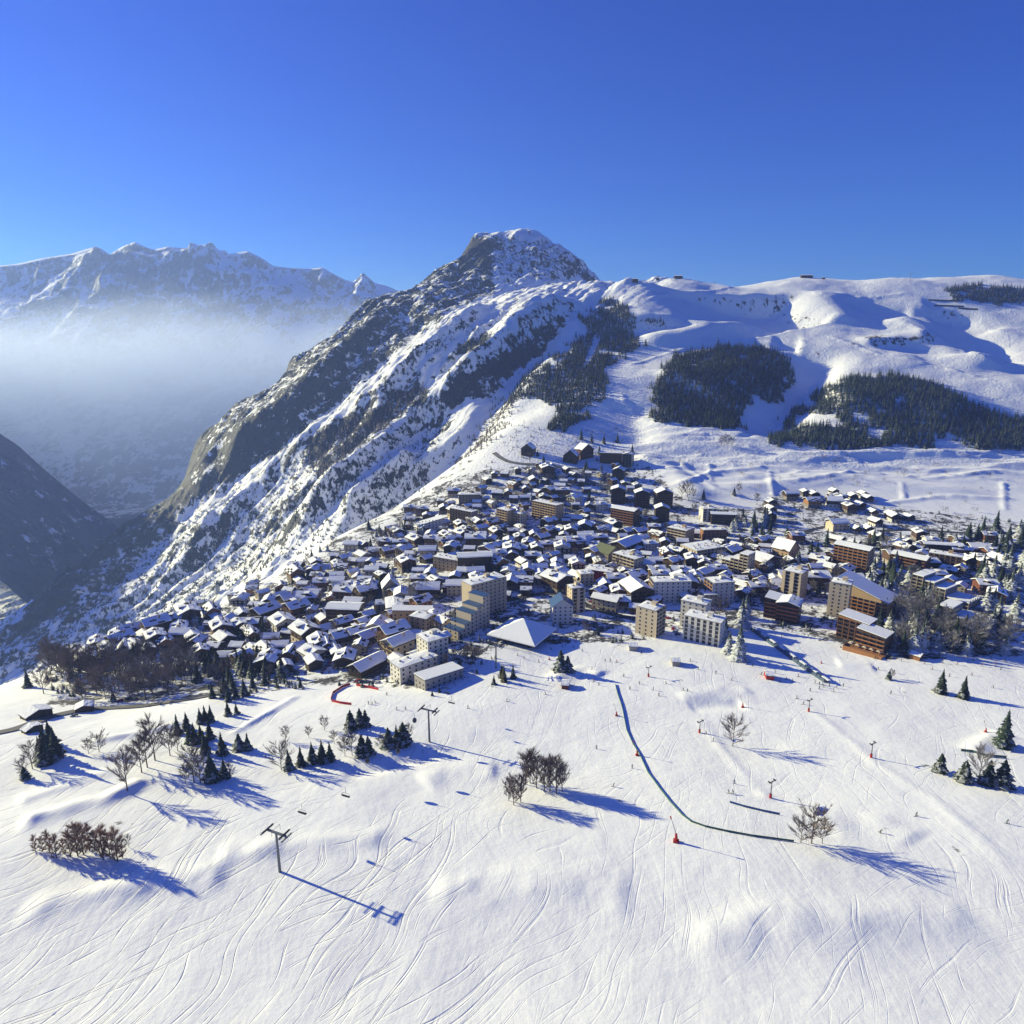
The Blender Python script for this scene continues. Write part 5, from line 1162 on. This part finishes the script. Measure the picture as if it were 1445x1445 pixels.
# ------------------------------------------------------------------ single trees:  kind, x, y, height in photo pixels
LM.update({'road under the left woods': (240, 992), 'pair of pines on the piste': (797, 948), 'left row of spruces': (440, 1078), 'round bare tree on the right piste': (1034, 1052),
           'bare grove on the middle piste': (760, 1120), 'tall frosted spruces at the snow front': (1041, 930), 'left spruce cluster': (275, 1045), 'pair of right-hand spruces': (1345, 982), 'tree pit at the right edge': (1395, 1100),
           'twin spruce groups': (510, 1045), 'right woods': (1300, 890), 'bare larches at the bottom left': (110, 1225), 'left woods': (150, 965), 'thicket at the bottom right': (1145, 1190)})
ST = """spruce 251 1036 22;spruce 264 1030 20;spruce 283 1021 18;spruce 290 1020 20;spruce 298 1019 20;spruce 322 1010 18;spruce 334 1008 14;spruce 268 1049 22;spruce 275 1050 24;spruce 284 1047 20;spruce 296 1043 22;spruce 290 1064 26;spruce 314 1065 26;pine 338 1059 20;spruce 350 1058 20;spruce 299 1102 32;spruce 317 1098 22;
spruce 408 1086 24;spruce 425 1081 24;spruce 441 1077 26;spruce 455 1076 28;spruce 466 1074 24;pine 495 1030 26;pine 508 1025 24;pine 516 1025 22;pine 511 1067 28;pine 520 1065 24;pine 548 1055 26;spruce 560 1053 28;pine 569 1051 30;
pine 791 947 30;pine 801 947 22;pine 708 956 18;spruce 724 957 20;spruce 697 966 14;olive 711 962 24;spruce 610 982 9;spruce 620 977 10;spruce 590 969 14;spruce 597 969 14;spruce 605 968 12;
frost 1028 922 30;frost 1042 931 46;frost 1050 932 16;frost 1022 905 34;frost 1046 885 38;frost 1052 872 30;spruce 1327 978 24;spruce 1359 985 22;pine 1254 959 10;spruce 1415 1053 32;pine 1326 1089 18;pine 1360 1103 20;pine 1393 1107 22;pine 1413 1110 24;
spruce 66 1076 34;spruce 58 1073 22;spruce 80 1068 28;pine 36 1100 12;spruce 72 1052 24;spruce 424 970 14;spruce 322 990 16;spruce 333 986 18;spruce 345 982 22;spruce 300 985 18;spruce 40 970 18;spruce 160 990 14;
bare 180 1116 38;bare 200 1090 34;bare 219 1073 44;bare 208 1083 36;bare 240 1066 30;bare 251 1060 24;bare 274 1104 38;bare 262 1106 20;bare 283 1104 26;bare 325 1099 18;round 397 1086 30;round 140 1061 18;bare 125 1063 14;bare 436 1041 14;bare 403 1046 18;bare 458 1031 18;bare 472 1050 16;bare 497 1066 28;bare 487 1067 24;bare 538 1059 20;bare 577 1044 20;bare 46 1085 24;bare 34 1096 16;
tall 725 1136 36;tall 718 1130 30;tall 735 1132 34;tall 742 1107 40;tall 748 1105 42;tall 757 1112 40;tall 768 1116 42;tall 776 1118 44;tall 785 1120 46;tall 793 1116 36;round 1034 1053 34;round 1145 1190 34;round 1130 1189 24;bare 1160 1190 24;white 1380 1106 32;bare 825 894 18;round 830 893 12;bare 1258 957 10;
white 650 935 22;tall 660 935 26;tall 670 938 24;tall 640 940 24;white 676 930 20;tall 630 945 22;white 580 850 22;white 588 846 24;white 600 842 22;bare 845 806 26;bare 870 818 30;bare 1005 882 22;round 1015 872 26;bare 985 880 18;
larch 50 1201 14;larch 60 1202 14;larch 70 1202 19;larch 80 1211 21;larch 90 1205 15;larch 100 1209 24;larch 110 1208 31;larch 118 1206 30;larch 127 1201 25;larch 136 1205 22;larch 146 1213 31;larch 156 1212 27;larch 166 1216 32;larch 173 1211 21;bare 182 1196 12;
pine 911 488 10;pine 640 572 9;spruce 1110 757 14;spruce 1152 788 22;spruce 1166 771 22;spruce 1243 775 26;spruce 1232 770 20;spruce 892 640 14;spruce 871 624 14;spruce 852 626 14;spruce 835 625 14;spruce 820 620 16;round 970 702 22;round 962 700 16;bare 978 704 14;round 1025 628 14;round 1018 629 12;round 1032 629 12"""
N_SP = {'spruce': 'dark spruce', 'frost': 'frosted spruce', 'pine': 'broad dark pine', 'olive': 'yellowish conifer', 'bare': 'bare brown tree', 'round': 'round bare tree', 'tall': 'slender bare tree', 'white': 'pale frosted bare tree', 'larch': 'thin reddish larch'}
st = [(a[0], float(a[1]), float(a[2]), float(a[3])) for a in (q.split() for q in ST.replace('\n', '').split(';'))]
TREES = []
def plant(lst, group): TREES.extend([(a, group) for a in lst])
def grow():
    ph = where([(a[1], a[2]) for a, _ in TREES], [a[0] for a, _ in TREES]); p3 = spots([(a[1], a[2]) for a, _ in TREES])
    for ((k, px, py, hp), group), w_, p in zip(TREES, ph, p3):
        d = math.sqrt(p[0] ** 2 + p[1] ** 2 + (CAMZ - p[2]) ** 2); h = hp * d / F / max(0.5, p[1] / d)
        tree(k, p, h, f'{N_SP[k]} in snow, {w_}', group)
plant(st, 'single trees on the pistes')
# woods: scattered inside outlines given in photo pixels
def scatter(poly, n, kinds, hp, seed, avoid=True, mind=3.0):
    r_ = random.Random(seed); xs = [a[0] for a in poly]; ys_ = [a[1] for a in poly]; c = []
    while len(c) < n * 6: c.append((r_.uniform(min(xs), max(xs)), r_.uniform(min(ys_), max(ys_))))
    c = np.array(c); c = c[inpoly(c[:, 0], c[:, 1], poly)]; p = spots(c); out = []; kept = []
    for (px, py), q in zip(c, p):
        if avoid and (np.hypot(BLD[:, 0] - q[0], BLD[:, 1] - q[1]) < BLD[:, 2] * 0.95).any(): continue
        if any(math.hypot(q[0] - k[0], q[1] - k[1]) < mind for k in kept): continue
        kept.append(q); out.append((r_.choice(kinds), px, py, r_.uniform(*hp)))
        if len(out) >= n: break
    return out
plant(scatter([(40, 960), (60, 940), (120, 950), (180, 940), (260, 935), (285, 955), (270, 985), (200, 990), (120, 990), (60, 985)], 62, ['bare', 'white', 'bare', 'tall', 'round', 'white', 'bare', 'tall', 'spruce'], (20, 36), 3, True, 4.5), 'trees of the left woods')
plant(scatter([(290, 940), (380, 930), (400, 955), (360, 975), (300, 990)], 34, ['spruce', 'spruce', 'pine', 'bare'], (16, 26), 4), 'trees of the left woods')
plant(scatter([(1235, 890), (1300, 860), (1330, 880), (1340, 905), (1421, 905), (1421, 925), (1260, 922)], 56, ['frost', 'frost', 'white', 'white', 'white', 'spruce'], (20, 32), 5), 'trees of the right woods')
plant(scatter([(1225, 800), (1250, 800), (1300, 830), (1320, 870), (1290, 885), (1250, 870), (1222, 830)], 34, ['frost', 'frost', 'spruce', 'white'], (18, 28), 6), 'trees of the right woods')
plant(scatter([(1380, 810), (1445, 800), (1445, 905), (1400, 900), (1385, 860)], 22, ['frost', 'spruce', 'frost'], (18, 28), 7), 'trees of the right woods')
plant(scatter([(1380, 752), (1445, 745), (1445, 795), (1400, 790)], 14, ['frost', 'spruce', 'spruce'], (14, 22), 8), 'trees of the right woods')
plant(scatter([(1030, 750), (1065, 735), (1110, 745), (1105, 775), (1060, 770)], 16, ['spruce', 'frost'], (16, 24), 9), 'trees among the houses')
plant(scatter([(540, 745), (580, 735), (640, 720), (590, 765), (540, 775), (500, 790)], 22, ['spruce', 'frost', 'spruce', 'bare'], (12, 20), 10), 'trees among the houses')
plant(scatter([(300, 840), (420, 790), (520, 745), (560, 740), (560, 870), (440, 930), (340, 930), (250, 900)], 62, ['spruce', 'spruce', 'bare', 'frost', 'bare'], (10, 19), 11), 'trees among the houses')
plant(scatter([(560, 760), (760, 690), (900, 740), (1000, 770), (1060, 860), (900, 860), (700, 830), (560, 900)], 75, ['spruce', 'bare', 'frost', 'bare', 'white', 'spruce'], (9, 17), 12), 'trees among the houses')
plant(scatter([(1000, 780), (1160, 780), (1260, 750), (1421, 765), (1421, 800), (1250, 830), (1180, 840), (1060, 860)], 50, ['spruce', 'frost', 'spruce', 'white'], (12, 22), 13), 'trees among the houses')
plant(scatter([(960, 730), (990, 700), (1060, 690), (1080, 740), (1000, 748)], 8, ['bare', 'spruce', 'white'], (10, 16), 14), 'trees among the houses')
plant(scatter([(700, 690), (760, 640), (900, 640), (850, 720)], 26, ['spruce', 'bare', 'spruce'], (9, 15), 16), 'trees among the houses')
grow()
# bushes on the white hillside
BUSH = [bare_mesh(91 + k, spread=0.55, up=0.35, n1=9) for k in range(3)]
BUSHM = [(a.mesh('stem', BARK), b.mesh('twigs', TWIG)) for a, b in BUSH]
bp = [a for a in scatter([(930, 640), (1421, 635), (1421, 745), (1250, 720), (980, 690)], 46, ['b'], (3, 7), 15)]
LM2 = dict(LM); LM.clear(); LM.update({'dark chalet rows on the slope': (1180, 700), 'long right-hand forest': (1250, 625), 'middle forest': (1000, 600), 'right edge of the slope': (1415, 690), 'blue slope above the dark towers': (940, 670)})
for a, w_, p in zip(bp, where([(b[1], b[2]) for b in bp]), spots([(b[1], b[2]) for b in bp])):
    s_, t_ = random.choice(BUSHM); k = a[3] * 1.1; r = root('bush', f'small leafless bush, {w_}', 'bush', p, random.uniform(0, 6), 'bushes on the white hillside', (k * 1.2, k * 1.2, k)); child('stem', s_, r); child('twigs', t_, r)
LM.clear(); LM.update(LM2)
# forests on the hill
LOWC = [conifer_mesh(300 + k, rad=0.27, tiers=6, blades=7, low=True) for k in range(5)]
LOWB = [conifer_mesh(400 + k, rad=0.26, tiers=6, blades=7, low=True, shape=0.6) for k in range(4)]
def forest(poly, name, lab, spacing, hh, m, nnear, lib, yr, holes=(), seed=1, keytree='spruce'):
    r_ = np.random.default_rng(seed)
    xs = np.array([a[0] for a in poly]); ys_ = np.array([a[1] for a in poly])
    X0 = P(xs, ys_, yr[0])[0].min() * 1.0; X1 = P(xs, ys_, yr[1])[0].max(); X0 = min(X0, P(xs, ys_, yr[1])[0].min())
    X1 = max(X1, P(xs, ys_, yr[0])[0].max())
    gxx, gyy = np.meshgrid(np.arange(X0, X1, spacing), np.arange(yr[0], yr[1], spacing)); gxx = gxx + r_.uniform(-.45, .45, gxx.shape) * spacing; gyy = gyy + r_.uniform(-.45, .45, gyy.shape) * spacing
    gxx = gxx.ravel(); gyy = gyy.ravel(); zz = ground(gxx, gyy); px, py = pix(gxx, gyy, zz)
    jx = 14 * fbm(gxx, gyy, 22, 3, 0.6, False, seed); ok = inpoly(px + jx, py + jx * 0.6, poly)
    for h_ in holes: ok &= ~inpoly(px, py, h_)
    ok &= fbm(gxx, gyy, 30, 2, 0.5, False, seed + 3) > -0.55
    i = np.where(ok)[0]; i = i[np.argsort(gyy[i])]
    near = i[:nnear]; rest = i[nnear:]
    near = near[np.argsort(px[near])]
    for q_, k in enumerate(near): tree(keytree, (gxx[k], gyy[k], zz[k]), r_.uniform(*hh), f'dark {N_SP[keytree].split()[-1]}, {ordw(q_ + 1)} from the left along the foot of the {lab}', f'trees at the lower edge of the {lab}')
    vs, fs, off = [], [], 0
    for k in rest:
        b = lib[r_.integers(len(lib))]; h = r_.uniform(*hh) * r_.choice([0.55, 0.75, 0.95, 1.05, 1.25]); a = r_.uniform(0, 6.28); v = np.array(b.v) * (h * r_.uniform(.9, 1.2), h * r_.uniform(.9, 1.2), h)
        v = np.stack([v[:, 0] * math.cos(a) - v[:, 1] * math.sin(a) + gxx[k], v[:, 0] * math.sin(a) + v[:, 1] * math.cos(a) + gyy[k], v[:, 2] + zz[k] - 0.4], 1)
        vs.append(v); fs.append(np.array([(f_[0], f_[1], f_[2]) for f_ in b.f]) + off); off += len(v)
    if vs:
        o = mesh_obj(name, np.concatenate(vs), np.concatenate(fs), m); o['kind'] = 'stuff'; o['label'] = lab; o['category'] = 'forest'
    return len(i)
nf = []
nf.append(forest([(918, 545), (935, 520), (960, 503), (1010, 490), (1070, 490), (1110, 503), (1122, 545), (1105, 566), (1060, 566), (1045, 602), (990, 603), (922, 597)], 'conifer_forest', 'middle forest', 5.0, (11, 15), NEEDLE, 22, LOWC, (1080, 1560), seed=5))
nf.append(forest([(1150, 580), (1145, 562), (1170, 545), (1210, 532), (1280, 531), (1330, 548), (1380, 572), (1425, 590), (1500, 600), (1500, 640), (1380, 633), (1335, 620), (1310, 629), (1200, 634), (1088, 631), (1095, 606), (1112, 583), (1130, 573)], 'conifer_forest', 'long right-hand forest', 5.2, (11, 15), NEEDLE, 26, LOWC, (1020, 1420), holes=[[(1122, 586), (1175, 584), (1192, 602), (1120, 602)], [(1225, 604), (1250, 606), (1244, 622), (1222, 618)]], seed=6))
nf.append(forest([(818, 450), (845, 432), (865, 424), (890, 435), (897, 455), (897, 488), (880, 500), (852, 520), (862, 545), (835, 578), (800, 608), (768, 606), (790, 580), (760, 562), (735, 562), (716, 578), (730, 550), (760, 525), (795, 500), (830, 470)], 'conifer_forest', 'steep forest above the village', 5.0, (10, 14), NEEDLE, 12, LOWC, (1060, 1800), seed=7, holes=[[(838, 478), (848, 480), (835, 510), (822, 520)]]))
nf.append(forest([(1336, 412), (1350, 405), (1421, 406), (1470, 408), (1470, 428), (1400, 428), (1345, 424)], 'conifer_forest', 'small forest under the right ridge', 5.5, (10, 14), NEEDLE, 0, LOWC, (1500, 1880), seed=8))
nf.append(forest([(908, 450), (922, 446), (936, 450), (934, 458), (910, 457)], 'conifer_forest', 'tree patch beside the upper forest', 6.0, (9, 12), NEEDLE, 0, LOWC, (1350, 1880), seed=9))
nf.append(forest([(428, 640), (450, 612), (520, 575), (588, 535), (606, 556), (560, 590), (520, 612), (452, 672), (430, 668)], 'scrub_forest', 'scrub forest on the mountain flank', 8.5, (8, 13), TWIG, 0, LOWB, (1150, 1900), seed=10))
nf.append(forest([(640, 496), (665, 480), (692, 470), (684, 488), (650, 500)], 'scrub_forest', 'scrub patch on the upper flank', 7.0, (8, 11), NEEDLE, 0, LOWB, (1300, 1950), seed=11))
nf.append(forest([(640, 660), (700, 560), (745, 545), (730, 580), (690, 630), (660, 660)], 'scrub_forest', 'scrub forest on the gully edge', 9.0, (6, 10), TWIG, 0, LOWB, (1050, 1400), seed=12))
print('forest trees', nf)
# scattered scrub over the flank and rim
def scrub(poly, n, hh, yr, seed, name, lab, m):
    r_ = np.random.default_rng(seed); c = np.stack([r_.uniform(min(a[0] for a in poly), max(a[0] for a in poly), n * 3), r_.uniform(min(a[1] for a in poly), max(a[1] for a in poly), n * 3)], 1)
    c = c[inpoly(c[:, 0], c[:, 1], poly)][:n]; p = spots(c); p = p[(p[:, 1] > yr[0]) & (p[:, 1] < yr[1])]; vs, fs, off = [], [], 0
    for q in p:
        b = LOWB[r_.integers(4)]; h = r_.uniform(*hh); v = np.array(b.v) * (h * 1.2, h * 1.2, h) + (q[0], q[1], q[2] - 0.3); vs.append(v); fs.append(np.array([f_[:3] for f_ in b.f]) + off); off += len(v)
    o = mesh_obj(name, np.concatenate(vs), np.concatenate(fs), m); o['kind'] = 'stuff'; o['label'] = lab; o['category'] = 'scrub'
scrub([(60, 930), (120, 850), (250, 740), (400, 660), (560, 560), (640, 560), (600, 690), (480, 760), (380, 800), (250, 870), (100, 930)], 2600, (3, 7), (900, 2100), 21, 'scrub', 'dark scrub dotted over the mountain flank', NEEDLE)
scrub([(600, 480), (720, 430), (800, 430), (760, 520), (640, 560)], 110, (4, 8), (1200, 2100), 22, 'scrub', 'dark scrub below the snowy shoulder', NEEDLE)
scrub([(700, 640), (730, 590), (800, 610), (880, 600), (880, 650), (780, 640)], 150, (2.5, 5), (900, 1400), 23, 'scrub', 'low bushes on the terraces above the village', TWIG)

# hedges and garden shrubs between the houses
def hedges(n, seed):
    r_ = np.random.default_rng(seed); c = np.stack([r_.uniform(60, 1445, n * 2), r_.uniform(640, 985, n * 2)], 1); c = c[inpoly(c[:, 0], c[:, 1], VILLAGE)][:n]; p = spots(c); vs, fs, off = [], [], 0
    for q in p:
        if (np.hypot(BLD[:, 0] - q[0], BLD[:, 1] - q[1]) < BLD[:, 2] * 0.75).any(): continue
        for _ in range(r_.integers(1, 4)):
            b = LOWB[r_.integers(4)]; h = r_.uniform(2, 5.5); v = np.array(b.v) * (h * 1.3, h * 1.3, h) + (q[0] + r_.uniform(-4, 4), q[1] + r_.uniform(-2, 2), q[2] - 0.3); vs.append(v); fs.append(np.array([f_[:3] for f_ in b.f]) + off); off += len(v)
    o = mesh_obj('shrubbery', np.concatenate(vs), np.concatenate(fs), NEEDLE); o['kind'] = 'stuff'; o['label'] = 'dark hedges and garden shrubs between the houses'; o['category'] = 'shrubbery'
hedges(700, 41)
# ------------------------------------------------------------------ people
def person_mesh(pose):
    """one continuous skinned body on skis: pelvis at the origin of the chain"""
    bm = bmesh.new(); L = bm.verts.layers.skin.verify()
    J = {'pel': (0, 0, .92, .13), 'sto': (0, -.05, 1.12, .135), 'che': (0, -.1, 1.34, .15), 'nec': (0, -.1, 1.5, .06), 'hea': (0, -.13, 1.6, .1), 'top': (0, -.13, 1.74, .085)}
    if pose == 1: J = {k: (x, y - max(0, z - .9) * .45, z - .12 - max(0, z - 1) * .1, r) for k, (x, y, z, r) in J.items()}
    pz = J['pel'][2]
    for s_, n_ in ((-1, 'l'), (1, 'r')):
        J['hip' + n_] = (s_ * .1, 0, pz - .05, .1); J['kne' + n_] = (s_ * .13, -.12 - .1 * pose, .5, .07); J['ank' + n_] = (s_ * .13, .02, .12, .065); J['toe' + n_] = (s_ * .13, -.2, .07, .05)
        c = J['che']; J['sho' + n_] = (s_ * .2, c[1], c[2] + .06, .07); J['elb' + n_] = (s_ * .34, c[1] - .02, c[2] - .2, .05); J['han' + n_] = (s_ * .3, c[1] - .28, c[2] - .26, .045)
    V_ = {k: bm.verts.new(v[:3]) for k, v in J.items()}
    for k, v in J.items(): V_[k][L].radius = (v[3], v[3])
    V_['pel'][L].use_root = True
    for a, b in (('pel', 'sto'), ('sto', 'che'), ('che', 'nec'), ('nec', 'hea'), ('hea', 'top')): bm.edges.new((V_[a], V_[b]))
    for n_ in 'lr':
        for a, b in (('pel', 'hip'), ('hip', 'kne'), ('kne', 'ank'), ('ank', 'toe'), ('che', 'sho'), ('sho', 'elb'), ('elb', 'han')): bm.edges.new((V_[a if a in ('pel', 'che') else a + n_], V_[b + n_]))
    me = bpy.data.meshes.new('body'); bm.to_mesh(me); bm.free(); o = bpy.data.objects.new('body', me); C.objects.link(o)
    o.modifiers.new('skin', 'SKIN'); sb = o.modifiers.new('sub', 'SUBSURF'); sb.levels = 1; sb.render_levels = 1
    dg = bpy.context.evaluated_depsgraph_get(); m2 = bpy.data.meshes.new_from_object(o.evaluated_get(dg)); bpy.data.objects.remove(o)
    return m2, J
SKIN = mat('skin', (0.45, 0.28, 0.2), 0.6)
JK = [(n_, mat(n_ + '_jacket', c, 0.8)) for n_, c in (('black', (0.015, 0.015, 0.018)), ('dark blue', (0.02, 0.035, 0.1)), ('red', (0.35, 0.02, 0.02)), ('grey', (0.09, 0.09, 0.1)), ('green', (0.03, 0.09, 0.05)))]
PANT = mat('dark_ski_trousers', (0.02, 0.02, 0.025), 0.8); SKIM = mat('ski_topsheet', (0.05, 0.05, 0.06), 0.3)
PP = []
for pose in (0, 1):
    m0, J = person_mesh(pose)
    for n_, jm in JK:
        m1 = m0.copy(); m1.materials.clear(); [m1.materials.append(q) for q in (jm, PANT, SKIN)]
        for f_ in m1.polygons: z = f_.center.z; f_.material_index = 1 if z < J['pel'][2] - .02 else 2 if z > J['nec'][2] + .02 else 0; f_.use_smooth = True
        hl = MB(); hx, hy, hz = J['hea'][:3]
        for k in range(4):
            pass
        h_ = MB().bar((hx, hy, hz + .04), (hx, hy, hz + .15), 0.125, 0.12, 8).bar((hx, hy, hz + .15), (hx, hy, hz + .22), 0.12, 0.05, 8).mesh('helmet', BLACK)
        g_ = MB().box(hx - .09, hx + .09, hy - .135, hy - .1, hz - .02, hz + .05).mesh('goggles', DARK)
        ps = [('body', m1, (0, 0, 0)), ('helmet', h_, (0, 0, 0)), ('goggles', g_, (0, 0, 0))]
        sk = MB().box(-.05, .05, -.95, .75, 0, .03).hexa([(-.05, -1.1, .1), (.05, -1.1, .1), (.05, -.95, 0), (-.05, -.95, 0), (-.05, -1.1, .12), (.05, -1.1, .12), (.05, -.95, .03), (-.05, -.95, .03)]).mesh('ski', SKIM)
        for s_ in (-1, 1):
            ps.append(('ski', sk, (s_ * .13, 0, 0))); hnd = J['hanl' if s_ < 0 else 'hanr']
            ps.append(('ski_pole', MB().bar((hnd[0], hnd[1], hnd[2] + .08), (hnd[0] * 1.25, hnd[1] + .25 + .5 * pose, .03 if not pose else .25), 0.013, n=4).mesh('ski_pole', STEEL), (0, 0, 0)))
        PP.append((n_, pose, ps))
sk = [(520, 994), (525, 994), (530, 992), (559, 1002), (573, 1002), (545, 981), (842, 1057), (892, 1084), (865, 1110), (889, 973), (922, 974), (930, 982), (854, 933), (861, 933), (822, 919), (794, 913), (798, 911), (804, 898), (809, 914), (872, 911), (845, 967), (694, 969),
      (974, 933), (965, 974), (970, 976), (1032, 960), (1036, 1106), (1029, 1120), (1035, 1120), (997, 1036), (1007, 1046), (1109, 959), (1118, 962), (1156, 972), (1181, 971), (1133, 994), (1124, 986), (1257, 979), (1249, 929), (1235, 930), (1272, 933), (1372, 953), (1402, 971), (1292, 1152), (1242, 1175), (1056, 884), (1103, 898),
      (1156, 966), (1160, 967), (1398, 929), (1418, 933), (801, 887), (813, 888), (790, 896), (778, 917), (812, 905), (1074, 952), (1100, 962), (1170, 968), (1390, 922), (1365, 928), (1305, 937), (1330, 936), (905, 922), (870, 935), (1118, 892), (1140, 900), (838, 962), (1420, 1162), (1062, 940), (1080, 948), (1094, 950), (1126, 955), (1143, 975), (1176, 976), (1190, 968), (1150, 964), (1163, 970), (1240, 945), (1262, 950), (1315, 945), (1350, 938), (1385, 940), (1405, 938), (1412, 945), (1374, 933), (1340, 955), (835, 945), (880, 955), (902, 965), (940, 965), (985, 945), (1010, 950), (760, 935), (740, 930), (730, 925), (770, 980), (715, 990), (660, 1000), (780, 905), (786, 889)]
skp = spots(sk); sp_ = [random.choice(PP) for _ in sk]; skl = [f"{'crouching' if q[1] else 'standing'} skier in a {q[0]} jacket" for q in sp_]
for (a, p, ph, (n_, pose, ps), lb) in zip(sk, skp, where(sk, skl), sp_, skl):
    r = root('person', f"{lb}, {ph}", 'person', p, random.uniform(0, 6.28), 'skiers on the pistes', 1.2)
    for q, me, l_ in ps: child(q, me, r, l_)
